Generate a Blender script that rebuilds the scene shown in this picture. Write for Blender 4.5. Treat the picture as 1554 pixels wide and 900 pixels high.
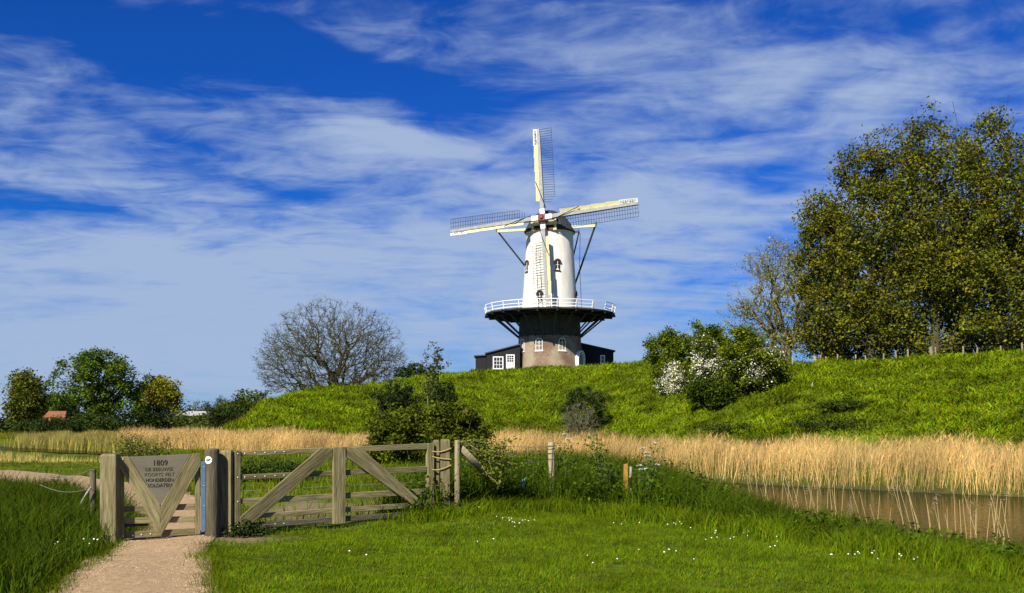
import bpy, math, random
import numpy as np
from mathutils import Vector, Matrix
R = math.radians
rng = np.random.default_rng(7)
random.seed(7)
for o in list(bpy.data.objects):
    bpy.data.objects.remove(o)
scene = bpy.context.scene
C = scene.collection

# ------------------------------------------------------------------ camera
EYE, F, HZ = 1.75, 1500.0, 640.0        # eye height (m), focal length and horizon row (photo pixels)
cam = bpy.data.cameras.new('camera')
cam.sensor_width = 36.0
cam.lens = 36.0 * F / 1554.0
cam.shift_y = (HZ - 450.0) / 1554.0
cam.clip_end = 12000
cam_o = bpy.data.objects.new('camera', cam)
C.objects.link(cam_o)
cam_o.location = (0, 0, EYE)
cam_o.rotation_euler = (R(90), 0, 0)
scene.camera = cam_o

# ------------------------------------------------------------------ light
SUN_AZ, SUN_EL = 208.0, 40.0            # compass bearing from +Y, clockwise; behind the camera on the left
sdir = Vector((math.sin(R(SUN_AZ)) * math.cos(R(SUN_EL)), math.cos(R(SUN_AZ)) * math.cos(R(SUN_EL)), math.sin(R(SUN_EL))))
sun = bpy.data.lights.new('sun', 'SUN')
sun.energy = 4.9
sun.angle = R(0.5)
sun.color = (1.0, 0.93, 0.80)
sun_o = bpy.data.objects.new('sun', sun)
C.objects.link(sun_o)
sun_o.location = (-30, -40, 60)
sun_o.rotation_euler = sdir.to_track_quat('Z', 'Y').to_euler()

world = bpy.data.worlds.new('World')
scene.world = world
world.use_nodes = True
wt = world.node_tree
wt.nodes.clear()
def wn(t, **k):
    n = wt.nodes.new(t)
    for a, b in k.items():
        setattr(n, a, b)
    return n
def wlink(a, b):
    wt.links.new(a, b)
def wmath(op, a, b=None, c=None, clamp=False):
    n = wn('ShaderNodeMath', operation=op, use_clamp=clamp)
    for i, v in enumerate((a, b, c)):
        if v is None:
            continue
        if isinstance(v, (int, float)):
            n.inputs[i].default_value = v
        else:
            wlink(v, n.inputs[i])
    return n.outputs[0]
sky = wn('ShaderNodeTexSky', sky_type='NISHITA')
sky.sun_disc = False
sky.sun_elevation = R(SUN_EL)
sky.sun_rotation = R(SUN_AZ)
sky.air_density = 1.0
sky.dust_density = 0.35
sky.ozone_density = 3.0
hs = wn('ShaderNodeHueSaturation')
hs.inputs['Hue'].default_value = 0.512
hs.inputs['Saturation'].default_value = 1.15
hs.inputs['Value'].default_value = 1.0
wlink(sky.outputs[0], hs.inputs['Color'])
tint = wn('ShaderNodeMixRGB', blend_type='MULTIPLY')
tint.inputs['Fac'].default_value = 1.0
tint.inputs['Color2'].default_value = (0.075, 0.42, 0.98, 1)
wlink(hs.outputs[0], tint.inputs['Color1'])
tc = wn('ShaderNodeTexCoord')
sx = wn('ShaderNodeSeparateXYZ')
wlink(tc.outputs['Generated'], sx.inputs[0])
X_, Y_, Z_ = sx.outputs
az = wmath('ARCTAN2', X_, Y_)
el = wmath('ARCSINE', Z_)
# thin high cloud lies in a layer: project the direction on a plane overhead
zz = wmath('ADD', wmath('MAXIMUM', Z_, 0.0), 0.10)
px_ = wmath('DIVIDE', X_, zz)
py_ = wmath('DIVIDE', Y_, zz)
cv = wn('ShaderNodeCombineXYZ')
wlink(px_, cv.inputs[0]); wlink(py_, cv.inputs[1])
def wnoise(vec, scale, detail, rough, dist, rot, sc):
    m = wn('ShaderNodeMapping')
    m.inputs['Rotation'].default_value = (0, 0, R(rot))
    m.inputs['Scale'].default_value = sc
    wlink(vec, m.inputs[0])
    n = wn('ShaderNodeTexNoise')
    n.inputs['Scale'].default_value = scale
    n.inputs['Detail'].default_value = detail
    n.inputs['Roughness'].default_value = rough
    n.inputs['Distortion'].default_value = dist
    wlink(m.outputs[0], n.inputs['Vector'])
    return n.outputs['Fac']
n_big = wnoise(cv.outputs[0], 0.55, 4, 0.5, 0.3, 12, (0.8, 1.3, 1))
n_streak = wnoise(cv.outputs[0], 1.5, 10, 0.60, 1.0, 32, (0.68, 1.45, 1))
n_fine = wnoise(cv.outputs[0], 5.5, 8, 0.58, 0.8, -28, (0.9, 1.25, 1))
# where banks of cloud stand in the sky (bearing, height, size, tilt, weight)
ac = wn('ShaderNodeCombineXYZ')
wlink(az, ac.inputs[0]); wlink(el, ac.inputs[1])
cover = wmath('MULTIPLY', wmath('SUBTRACT', n_big, 0.5), 0.9)
banks = [(130, 125, 150, 32, -6, .5), (430, 175, 230, 30, -9, .75), (650, 218, 90, 16, -12, .6), (110, 195, 170, 30, 0, .55),
         (110, 268, 110, 26, 0, .65), (560, 60, 110, 26, -6, .45), (700, 280, 300, 70, -4, .5), (250, 400, 420, 75, 6, .75),
         (1050, 300, 220, 70, 0, .75), (1050, 110, 330, 70, -8, .55), (1330, 130, 180, 60, -5, .55), (1180, 233, 130, 8, 0, .4),
         (700, 420, 300, 60, 0, .35), (950, 420, 260, 50, 0, .3), (400, 500, 600, 60, 0, .3),
         (60, 305, 130, 16, 0, -.9), (300, 70, 260, 40, -4, -.75), (640, 130, 220, 22, -6, -.4), (900, 250, 160, 26, -4, -.5), (1150, 265, 70, 22, 0, -.6),
         (330, 148, 90, 12, -6, -.7), (1240, 60, 90, 30, 0, -.5), (700, 205, 90, 12, -10, -.4), (400, 280, 90, 14, -10, -.35)]
for (bx, by, sx_, sy_, rot, w) in banks:
    a0 = math.atan((bx - 777) / F)
    e0 = math.atan((HZ - by) / F * math.cos(a0))
    m = wn('ShaderNodeMapping', vector_type='TEXTURE')
    m.inputs['Location'].default_value = (a0, e0, 0)
    m.inputs['Rotation'].default_value = (0, 0, R(rot))
    m.inputs['Scale'].default_value = (sx_ / F, sy_ / F, 1)
    wlink(ac.outputs[0], m.inputs[0])
    d = wn('ShaderNodeVectorMath', operation='DOT_PRODUCT')
    wlink(m.outputs[0], d.inputs[0]); wlink(m.outputs[0], d.inputs[1])
    g = wmath('POWER', 2.718, wmath('MULTIPLY', d.outputs['Value'], -0.8))
    cover = wmath('ADD', cover, wmath('MULTIPLY', g, w * 0.55))
fade = wn('ShaderNodeMapRange', interpolation_type='SMOOTHSTEP')
fade.inputs['From Min'].default_value = 0.03
fade.inputs['From Max'].default_value = 0.20
fade.inputs['To Min'].default_value = 0.25
wlink(Z_, fade.inputs['Value'])
tex = wmath('ADD', wmath('MULTIPLY', wmath('SUBTRACT', n_streak, 0.5), 1.7), wmath('MULTIPLY', wmath('SUBTRACT', n_fine, 0.5), 1.05))
# a veil that thickens towards the horizon
veil = wmath('MULTIPLY', wmath('POWER', 2.718, wmath('MULTIPLY', wmath('ABSOLUTE', el), -6.5)), 0.95)
n_soft = wnoise(ac.outputs[0], 7.0, 5, 0.55, 0.6, 14, (0.8, 2.0, 1))
tex = wmath('ADD', wmath('MULTIPLY', tex, fade.outputs[0]), wmath('MULTIPLY', wmath('SUBTRACT', n_soft, 0.5), 1.5))
dens = wmath('ADD', wmath('ADD', wmath('ADD', cover, tex), 0.05), veil)
mr = wn('ShaderNodeMapRange', interpolation_type='SMOOTHSTEP')
mr.inputs['From Min'].default_value = -0.05
mr.inputs['From Max'].default_value = 1.05
mr.inputs['To Max'].default_value = 0.92
wlink(dens, mr.inputs['Value'])
cl = wn('ShaderNodeMixRGB')
cl.inputs['Color2'].default_value = (3.7, 4.75, 6.7, 1)      # sunlit ice cloud, in sky units
wlink(mr.outputs[0], cl.inputs['Fac'])
wlink(tint.outputs[0], cl.inputs['Color1'])
bg = wn('ShaderNodeBackground')
bg.inputs['Strength'].default_value = 0.066
wlink(cl.outputs[0], bg.inputs['Color'])
wo = wn('ShaderNodeOutputWorld')
wlink(bg.outputs[0], wo.inputs['Surface'])

vs = scene.view_settings
vs.view_transform = 'Standard'
vs.look = 'None'
vs.exposure = 0.68
vs.gamma = 1.0
vs.use_curve_mapping = False
scene.cycles.max_bounces = 6
scene.cycles.transparent_max_bounces = 6

# ------------------------------------------------------------------ materials
MATS = {}
def mat(name, col, rough=0.8, var=0.25, scale=4.0, col2=None, stretch=None, bump=0.0, bscale=None, attr=False, trans=0.0, spec=0.25, metal=0.0, detail=6):
    """procedural material: two colours mixed by noise, optional per-vertex tint, bump and translucency"""
    if name in MATS:
        return MATS[name]
    m = bpy.data.materials.new(name)
    m.use_nodes = True
    t = m.node_tree
    t.nodes.clear()
    N, L = t.nodes.new, t.links.new
    out = N('ShaderNodeOutputMaterial')
    b = N('ShaderNodeBsdfPrincipled')
    b.inputs['Roughness'].default_value = rough
    b.inputs['Specular IOR Level'].default_value = spec
    b.inputs['Metallic'].default_value = metal
    if attr:
        a = N('ShaderNodeAttribute'); a.attribute_name = 'col'
        csrc = a.outputs['Color']
    else:
        co = N('ShaderNodeTexCoord')
        mp = N('ShaderNodeMapping')
        if stretch:
            mp.inputs['Scale'].default_value = stretch
        L(co.outputs['Object'], mp.inputs[0])
        if stretch and stretch[1] > 2:
            oi = N('ShaderNodeObjectInfo')
            vm = N('ShaderNodeVectorMath'); vm.operation = 'SCALE'; vm.inputs[0].default_value = (37, 19, 53)
            L(oi.outputs['Random'], vm.inputs['Scale']); L(vm.outputs[0], mp.inputs['Location'])
        n = N('ShaderNodeTexNoise')
        n.inputs['Scale'].default_value = scale
        n.inputs['Detail'].default_value = detail
        n.inputs['Roughness'].default_value = 0.62
        L(mp.outputs[0], n.inputs['Vector'])
        rp = N('ShaderNodeValToRGB')
        c2 = col2 if col2 else tuple(c * (1 - var) for c in col)
        rp.color_ramp.elements[0].position = 0.32
        rp.color_ramp.elements[1].position = 0.68
        rp.color_ramp.elements[0].color = (*c2, 1)
        rp.color_ramp.elements[1].color = (*col, 1)
        L(n.outputs['Fac'], rp.inputs['Fac'])
        csrc = rp.outputs['Color']
        if stretch and stretch[1] > 2:
            sh = N('ShaderNodeMapRange'); sh.inputs['To Min'].default_value = .78; sh.inputs['To Max'].default_value = 1.18
            L(oi.outputs['Random'], sh.inputs['Value'])
            hv = N('ShaderNodeHueSaturation'); L(sh.outputs[0], hv.inputs['Value']); L(csrc, hv.inputs['Color'])
            csrc = hv.outputs['Color']
        if bump:
            n2 = N('ShaderNodeTexNoise')
            n2.inputs['Scale'].default_value = bscale or scale * 3
            n2.inputs['Detail'].default_value = 5
            L(mp.outputs[0], n2.inputs['Vector'])
            bp = N('ShaderNodeBump')
            bp.inputs['Strength'].default_value = bump
            bp.inputs['Distance'].default_value = 0.02
            L(n2.outputs['Fac'], bp.inputs['Height'])
            L(bp.outputs[0], b.inputs['Normal'])
    L(csrc, b.inputs['Base Color'])
    if trans:
        tr = N('ShaderNodeBsdfTranslucent')
        L(csrc, tr.inputs['Color'])
        mx = N('ShaderNodeMixShader')
        mx.inputs[0].default_value = trans
        L(b.outputs[0], mx.inputs[1]); L(tr.outputs[0], mx.inputs[2])
        L(mx.outputs[0], out.inputs['Surface'])
    else:
        L(b.outputs[0], out.inputs['Surface'])
    MATS[name] = m
    return m

M_BLADE = mat('grass_blade', (0, 0, 0), 0.75, attr=True, trans=0.30, spec=0.06)
M_LEAF = mat('leaf', (0, 0, 0), 0.7, attr=True, trans=0.28, spec=0.08)
M_REED = mat('dry_reed', (0, 0, 0), 0.7, attr=True, trans=0.25, spec=0.2)
M_PETAL = mat('petal', (0, 0, 0), 0.7, attr=True, trans=0.2)
M_BARK = mat('bark', (.085, .078, .038), .9, .5, 3.0, bump=.5)
M_PALEBARK = mat('pale_bark', (.22, .17, .09), .9, .4, 3.0)
M_WOOD = mat('weathered_wood', (.27, .23, .115), .85, col2=(.105, .088, .038), scale=3.0, stretch=(.9, 9, 9), bump=.55, bscale=6, spec=.15)
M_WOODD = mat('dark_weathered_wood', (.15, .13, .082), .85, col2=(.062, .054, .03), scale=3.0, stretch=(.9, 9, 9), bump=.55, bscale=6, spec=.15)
M_GREYBARK = mat('grey_bark', (.17, .155, .085), .9, .3, 4)
M_WOODP = mat('pale_weathered_wood', (.40, .34, .19), .85, col2=(.22, .18, .10), scale=3.0, stretch=(.9, 9, 9), bump=.5, bscale=6, spec=.15)
M_PANEL = mat('panel_board', (.17, .155, .11), .8, col2=(.125, .113, .078), scale=2.5, stretch=(1, 2, 2), bump=.12, spec=.2)
M_BOLT = mat('galvanised_bolt', (.75, .75, .72), .35, .2, metal=.7, spec=.5)
M_IRON = mat('dark_iron', (.03, .03, .03), .5, .3, metal=.5)
M_BLUE = mat('blue_painted_steel', (.10, .17, .27), .5, .3, 9, col2=(.075, .125, .195), spec=.4)
M_WHITE = mat('white_paint', (.80, .80, .76), .6, .06, 2)
M_OLDWHITE = mat('dirty_white_paint', (.42, .40, .33), .7, .4, 14)
M_BLACK = mat('black_print', (.012, .012, .012), .7, .2)
M_GREENINK = mat('green_carved_letters', (.055, .062, .018), .8, .3, 30)
M_DARKINK = mat('dark_carved_letters', (.022, .02, .012), .8, .3, 30)
M_LIMEWASH = mat('whitewashed_brick', (.82, .80, .72), .85, scale=2.2, col2=(.66, .62, .52), stretch=(1, 1, .22), bump=.25, bscale=9)
M_TARSHADE = mat('tar_shade_brick', (.085, .080, .072), .85, col2=(.045, .043, .040), scale=1.2, bump=.3)  # charcoal colour: tar, with the shade below the gallery painted in
M_TARWOOD = mat('tarred_boards', (.018, .018, .020), .7, .35, 3)
M_ROOF = mat('roof_felt', (.075, .08, .09), .8, .3, 2)
M_CREAM = mat('cream_paint', (.72, .66, .34), .6, .12, 2)
M_SAILWHITE = mat('sail_white_paint', (.78, .77, .68), .6, .1, 2)
M_SAILBAR = mat('dark_lath', (.045, .05, .055), .8, .3, 3)
M_STOCK = mat('grey_stock', (.30, .31, .30), .6, .3, 2)
M_CAP = mat('cap_cladding', (.052, .055, .058), .85, .45, 2.5, bump=.4)
M_RED = mat('oxide_red_iron', (.20, .045, .035), .6, .35, 3)
M_DKGREEN = mat('dark_green_paint', (.05, .07, .055), .6, .3, 2)
M_DOORGREEN = mat('pale_green_door', (.16, .27, .20), .6, .15, 2)
M_PANE = mat('window_pane', (.03, .035, .045), .12, .3, 2, spec=.6)
M_HOOD = mat('brown_brick_arch', (.10, .04, .03), .8, .3, 4)
M_TILE = mat('orange_roof_tiles', (.26, .095, .05), .8, .35, 3)
M_PALEROOF = mat('pale_sheet_roof', (.42, .41, .37), .7, .1, 1)
M_HOUSEWALL = mat('plain_house_wall', (.30, .24, .18), .9, .2, 2)
M_ROPE = mat('straw_coloured_rope', (.42, .32, .10), .9, .35, 40)
M_WIRE = mat('fence_wire', (.35, .33, .28), .5, .3, metal=.4)
M_ORANGE = mat('ochre_paint', (.40, .20, .03), .7, .3, 12)
M_TEAL = mat('pale_blue_plastic', (.30, .50, .50), .5, .25, 8)

def brick_mat():
    m = bpy.data.materials.new('old_brick')
    m.use_nodes = True
    t = m.node_tree
    b = t.nodes['Principled BSDF']
    b.inputs['Roughness'].default_value = .9
    co = t.nodes.new('ShaderNodeTexCoord')
    n1 = t.nodes.new('ShaderNodeTexNoise'); n1.inputs['Scale'].default_value = .55; n1.inputs['Detail'].default_value = 6
    n2 = t.nodes.new('ShaderNodeTexNoise'); n2.inputs['Scale'].default_value = 7; n2.inputs['Detail'].default_value = 5
    t.links.new(co.outputs['Object'], n1.inputs[0]); t.links.new(co.outputs['Object'], n2.inputs[0])
    r1 = t.nodes.new('ShaderNodeValToRGB')
    e = r1.color_ramp.elements
    e[0].position = .38; e[0].color = (.17, .105, .070, 1)
    e[1].position = .62; e[1].color = (.33, .27, .185, 1)
    q = e.new(.5); q.color = (.25, .175, .115, 1)
    t.links.new(n1.outputs[0], r1.inputs[0])
    mx = t.nodes.new('ShaderNodeMixRGB'); mx.blend_type = 'MULTIPLY'; mx.inputs[0].default_value = .7
    r2 = t.nodes.new('ShaderNodeValToRGB')
    r2.color_ramp.elements[0].position = .3; r2.color_ramp.elements[0].color = (.6, .6, .6, 1)
    r2.color_ramp.elements[1].position = .7; r2.color_ramp.elements[1].color = (1.1, 1.1, 1.1, 1)
    t.links.new(n2.outputs[0], r2.inputs[0])
    t.links.new(r1.outputs[0], mx.inputs[1]); t.links.new(r2.outputs[0], mx.inputs[2])
    t.links.new(mx.outputs[0], b.inputs['Base Color'])
    return m
M_BRICK = brick_mat()

# ------------------------------------------------------------------ object helpers
def tag(o, label=None, cat=None, group=None, kind=None):
    if label: o['label'] = label
    if cat: o['category'] = cat
    if group: o['group'] = group
    if kind: o['kind'] = kind
    return o
def empty(name, loc, label, cat, group=None):
    o = bpy.data.objects.new(name, None)
    C.objects.link(o)
    o.location = loc
    o.empty_display_size = .2
    return tag(o, label, cat, group)
def origin(o):
    v = Vector((0, 0, 0))
    while o is not None:
        v += o.location
        o = o.parent
    return v
def raw_mesh(name, V, T=None, Q=None, col=None, smooth=False):
    """fast mesh from numpy arrays; T triangles, Q quads, col one colour per vertex"""
    me = bpy.data.meshes.new(name)
    V = np.asarray(V, dtype=np.float32)
    idx, tot = [], []
    if T is not None and len(T):
        idx.append(np.asarray(T, np.int32).ravel()); tot.append(np.full(len(T), 3, np.int32))
    if Q is not None and len(Q):
        idx.append(np.asarray(Q, np.int32).ravel()); tot.append(np.full(len(Q), 4, np.int32))
    idx = np.concatenate(idx); tot = np.concatenate(tot)
    me.vertices.add(len(V)); me.vertices.foreach_set('co', V.ravel())
    me.loops.add(len(idx)); me.loops.foreach_set('vertex_index', idx)
    me.polygons.add(len(tot))
    me.polygons.foreach_set('loop_start', np.concatenate(([0], np.cumsum(tot)[:-1])).astype(np.int32))
    me.polygons.foreach_set('loop_total', tot)
    me.update(calc_edges=True)
    if smooth:
        me.polygons.foreach_set('use_smooth', np.ones(len(tot), bool))
    if col is not None:
        a = me.attributes.new('col', 'FLOAT_COLOR', 'POINT')
        c4 = np.ones((len(V), 4), np.float32); c4[:, :3] = col
        a.data.foreach_set('color', c4.ravel())
    return me
def obj(name, me, m, parent=None, loc=None):
    o = bpy.data.objects.new(name, me)
    if m is not None and not me.materials:
        me.materials.append(m)
    C.objects.link(o)
    if parent is not None:
        o.parent = parent
    if loc is not None:
        o.location = loc
    return o
def npobj(name, V, T, Q, m, parent=None, col=None, smooth=False):
    """mesh given in world coordinates, hung under a parent that is not rotated"""
    V = np.asarray(V, dtype=np.float64)
    if parent is not None:
        V = V - np.array(origin(parent))
    return obj(name, raw_mesh(name, V, T, Q, col, smooth), m, parent)
class MB:
    """collects small shapes (world coordinates) into one mesh"""
    def __init__(s): s.v, s.f = [], []
    def add(s, V, Fc):
        b = len(s.v)
        s.v += [tuple(p) for p in V]
        s.f += [tuple(i + b for i in f) for f in Fc]
        return s
    def beam(s, p0, p1, w, h, up=(0, 0, 1)):
        p0, p1, up = Vector(p0), Vector(p1), Vector(up)
        d = (p1 - p0).normalized()
        x = d.cross(up)
        if x.length < 1e-4: x = d.cross(Vector((1, 0, 0)))
        x.normalize(); y = x.cross(d)
        V = [p + x * a * w / 2 + y * b * h / 2 for p in (p0, p1) for a, b in ((-1, -1), (1, -1), (1, 1), (-1, 1))]
        return s.add(V, [(0, 1, 2, 3), (7, 6, 5, 4), (0, 4, 5, 1), (1, 5, 6, 2), (2, 6, 7, 3), (3, 7, 4, 0)])
    def tube(s, pts, rad, n=8, cap=True):
        pts = [Vector(p) for p in pts]
        if not hasattr(rad, '__len__'): rad = [rad] * len(pts)
        V, Fc = [], []
        ref = Vector((0, 0, 1)) if abs((pts[-1] - pts[0]).normalized().z) < .9 else Vector((1, 0, 0))
        for i, p in enumerate(pts):
            d = (pts[min(i + 1, len(pts) - 1)] - pts[max(i - 1, 0)]).normalized()
            x = d.cross(ref).normalized(); y = x.cross(d)
            V += [p + (x * math.cos(2 * math.pi * k / n) + y * math.sin(2 * math.pi * k / n)) * rad[i] for k in range(n)]
        for i in range(len(pts) - 1):
            for k in range(n):
                a, b = i * n + k, i * n + (k + 1) % n
                Fc.append((a, b, b + n, a + n))
        if cap:
            Fc.append(tuple(range(n - 1, -1, -1)))
            Fc.append(tuple((len(pts) - 1) * n + k for k in range(n)))
        return s.add(V, Fc)
    def prism(s, poly, d):
        n = len(poly)
        d = Vector(d)
        V = [Vector(p) for p in poly] + [Vector(p) + d for p in poly]
        return s.add(V, [tuple(range(n - 1, -1, -1)), tuple(range(n, 2 * n))] + [(i, (i + 1) % n, (i + 1) % n + n, i + n) for i in range(n)])
    def lathe(s, prof, cx, cy, n=48):
        V, Fc = [], []
        for r, z in prof:
            V += [(cx + r * math.cos(2 * math.pi * k / n), cy + r * math.sin(2 * math.pi * k / n), z) for k in range(n)]
        for i in range(len(prof) - 1):
            for k in range(n):
                a, b = i * n + k, i * n + (k + 1) % n
                Fc.append((a, b, b + n, a + n))
        return s.add(V, Fc)
    def build(s, name, m, parent=None, bevel=0, smooth=False):
        off = origin(parent) if parent is not None else Vector((0, 0, 0))
        me = bpy.data.meshes.new(name)
        me.from_pydata([tuple(Vector(v) - off) for v in s.v], [], s.f)
        me.update()
        import bmesh
        bm = bmesh.new(); bm.from_mesh(me)
        bmesh.ops.recalc_face_normals(bm, faces=bm.faces)
        bm.to_mesh(me); bm.free()
        if smooth:
            me.polygons.foreach_set('use_smooth', np.ones(len(me.polygons), bool))
        o = obj(name, me, m, parent)
        if bevel:
            bv = o.modifiers.new('bevel', 'BEVEL'); bv.width = bevel; bv.segments = 2; bv.limit_method = 'ANGLE'
        return o

def smooth01(t):
    t = np.clip(t, 0, 1)
    return t * t * (3 - 2 * t)
def vnoise(x, y, seed=0):
    """cheap smooth value noise"""
    x = np.asarray(x, float); y = np.asarray(y, float)
    xi, yi = np.floor(x).astype(np.int64), np.floor(y).astype(np.int64)
    xf, yf = x - xi, y - yi
    def h(a, b):
        n = (a * 374761393 + b * 668265263 + seed * 974634777) & 0x7fffffff
        n = ((n ^ (n >> 13)) * 1274126177) & 0x7fffffff
        return ((n ^ (n >> 16)) & 0xffff) / 65535.0
    u, v = xf * xf * (3 - 2 * xf), yf * yf * (3 - 2 * yf)
    return (h(xi, yi) * (1 - u) + h(xi + 1, yi) * u) * (1 - v) + (h(xi, yi + 1) * (1 - u) + h(xi + 1, yi + 1) * u) * v
def fbm(x, y, seed=0, o=3):
    s, a, t = 0, 1, 0
    for i in range(o):
        s = s + a * vnoise(x * 2 ** i, y * 2 ** i, seed + i); t += a; a *= .5
    return s / t

# ------------------------------------------------------------------ the lie of the land
NEAR = [(16, -40), (13, 5), (8.8, 11), (7.4, 14.3), (6.55, 16.2), (5.85, 18.6), (5.35, 22), (5.0, 27), (4.4, 34), (3.2, 40), (-5.7, 48), (-14, 56), (-28, 73), (-42, 84), (-62, 93), (-200, 130)]
FAR = [(34, -40), (30, 15), (24, 26), (16.6, 32), (9.6, 38.5), (3.7, 45), (-6.3, 53), (-15, 60), (-31, 80), (-47.6, 96), (-70, 108), (-205, 148)]
POND = np.array(NEAR + FAR[::-1], float)
def seg_dist(px, py, pts, closed=False):
    best = np.full(np.shape(px), 1e9)
    n = len(pts)
    for i in range(n if closed else n - 1):
        ax, ay = pts[i]; bx, by = pts[(i + 1) % n]
        dx, dy = bx - ax, by - ay
        t = np.clip(((px - ax) * dx + (py - ay) * dy) / (dx * dx + dy * dy), 0, 1)
        best = np.minimum(best, np.hypot(px - ax - t * dx, py - ay - t * dy))
    return best
def in_poly(px, py, pts):
    c = np.zeros(np.shape(px), bool)
    n = len(pts)
    for i in range(n):
        ax, ay = pts[i]; bx, by = pts[(i + 1) % n]
        if ay == by: continue
        c ^= ((ay > py) != (by > py)) & (px < (bx - ax) * (py - ay) / (by - ay) + ax)
    return c
def pond_sd(x, y):
    d = seg_dist(x, y, POND, True)
    return np.where(in_poly(x, y, POND), -d, d)
# rampart: crest bearing (as photo column) -> crest distance and height
CR_P = [330, 352, 375, 395, 440, 500, 600, 680, 780, 900, 1000, 1100, 1190, 1250, 1400, 1520, 1560, 2600]
CR_Y = [655, 648, 634, 612, 598, 588, 580, 568, 563, 557, 550, 553, 555, 550, 546, 540, 538, 530]
DI_P = [330, 375, 500, 700, 850, 1000, 1200, 1554, 2600]
DI_Y = [84, 86, 100, 110, 112, 104, 88, 76, 60]
WATER = -0.7
def H(x, y):
    x = np.asarray(x, float); y = np.asarray(y, float)
    ys = np.maximum(y, 20)
    p = 777 + F * x / ys
    yc = np.interp(p, DI_P, DI_Y)
    zc = np.maximum(EYE + (HZ - np.interp(p, CR_P, CR_Y)) / F * yc, 0)
    zc = np.where(p < 340, 0, zc)
    w = np.interp(p, [340, 500, 700, 1000, 1600], [20, 30, 34, 34, 28])
    t = (y - (yc - w)) / w
    s = np.clip(t, 0, 1)
    prof = np.where(s < .12, s * s / .24, np.where(s > .86, 1 - (1 - s) ** 2 / .28 * .97, 0.06 + (s - .12) * ((1 - .14 * .5 * .97) - .06) / .74))
    back = 1 - smooth01((y - yc - 75) / 60)
    h = zc * np.clip(prof, 0, 1) * back
    bump = (fbm(x * .35, y * .35, 3) - .5) * .7 + (fbm(x * .9, y * .9, 9) - .5) * .6
    h = h + bump * np.clip(h / 2.0, 0, 1) * (1 - smooth01((y - yc - 4) / 8) * .7)
    near = (fbm(x * .5, y * .5, 5) - .5) * .10
    h = h + (fbm(x * 1.3, y * 1.3, 51) - .5) * .11 * (1 - np.clip(h / 2, 0, 1))
    h = h + near * (1 - np.clip(h / 2, 0, 1)) * smooth01((y - 8) / 30)
    yn = np.interp(x, [q[0] for q in NEAR[::-1]], [q[1] for q in NEAR[::-1]])
    h = h - .68 * smooth01((255 - p) / 70) * smooth01((y - 41) / 13) * (1 - smooth01((y - yn - 4) / 3)) * (y > 40)
    h = h + .16 * np.exp(-((x + .9) / 1.6) ** 2 - ((y - 17.6) / 1.8) ** 2)
    sd = pond_sd(x, y)
    h = h - 1.3 * smooth01((1.7 - sd) / 3.2)
    return h
def axis(parts):
    out = [parts[0][0]]
    for a, b, d in parts:
        n = max(1, int(round((b - a) / d)))
        out += list(a + (b - a) * (np.arange(n) + 1) / n)
    return np.array(out)
gx = axis([(-5000, -500, 450), (-500, -120, 20), (-120, -60, 3), (-60, 75, .5), (75, 120, 3), (120, 500, 20), (500, 5000, 450)])
gy = axis([(-200, -20, 20), (-20, 8, 2), (8, 60, .45), (60, 125, .55), (125, 260, 4), (260, 600, 30), (600, 9000, 600)])
GX, GY = np.meshgrid(gx, gy)
GZ = H(GX, GY)
nx, ny = len(gx), len(gy)
ii = np.arange(nx * ny).reshape(ny, nx)
GQ = np.stack([ii[:-1, :-1], ii[:-1, 1:], ii[1:, 1:], ii[1:, :-1]], -1).reshape(-1, 4)

PATH = [(-2.6, 5.0, 1.0), (-3.55, 9, .86), (-4.4, 11.8, .76), (-5.0, 14.4, .64), (-5.5, 17, .85), (-6.6, 19.6, 1.0), (-8.6, 23, 1.2), (-12, 27.5, 1.35), (-17, 32.5, 1.5), (-24, 38, 1.6), (-40, 48, 1.6), (-70, 60, 1.6)]
def spline(pts, n):
    P = np.array(pts, float)
    P = np.vstack([2 * P[0] - P[1], P, 2 * P[-1] - P[-2]])
    out = []
    for i in range(1, len(P) - 2):
        for t in np.linspace(0, 1, n, endpoint=False):
            a, b, c, d = P[i - 1], P[i], P[i + 1], P[i + 2]
            out.append(.5 * (2 * b + (c - a) * t + (2 * a - 5 * b + 4 * c - d) * t * t + (3 * b - a - 3 * c + d) * t ** 3))
    return np.array(out)
PS = spline(PATH, 8)
def path_d(x, y):
    """distance to the path edge (negative on the gravel)"""
    best = np.full(np.shape(x), 1e9)
    for a, b in zip(PS[:-1], PS[1:]):
        dx, dy = b[0] - a[0], b[1] - a[1]
        t = np.clip(((x - a[0]) * dx + (y - a[1]) * dy) / (dx * dx + dy * dy), 0, 1)
        best = np.minimum(best, np.hypot(x - a[0] - t * dx, y - a[1] - t * dy) - (a[2] + (b[2] - a[2]) * t))
    return best
def dirt_mask(x, y):
    """worn bare earth round the gates"""
    x = np.asarray(x, float); y = np.asarray(y, float)
    d1 = np.hypot((x + 4.3) / 1.5, (y - 19.6) / 2.4)
    d2 = np.hypot((x + 4.1) / .6, (y - 14.6) / .55)
    d3 = np.hypot((x + 3.3) / .9, (y - 15.8) / .35)
    n = fbm(x * 1.6, y * 1.6, 21) - .5
    return np.clip(np.maximum(np.maximum(1.1 - d1, 1.15 - d2), 1.0 - d3) * 1.2 + n * 2.2, 0, 1)

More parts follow.
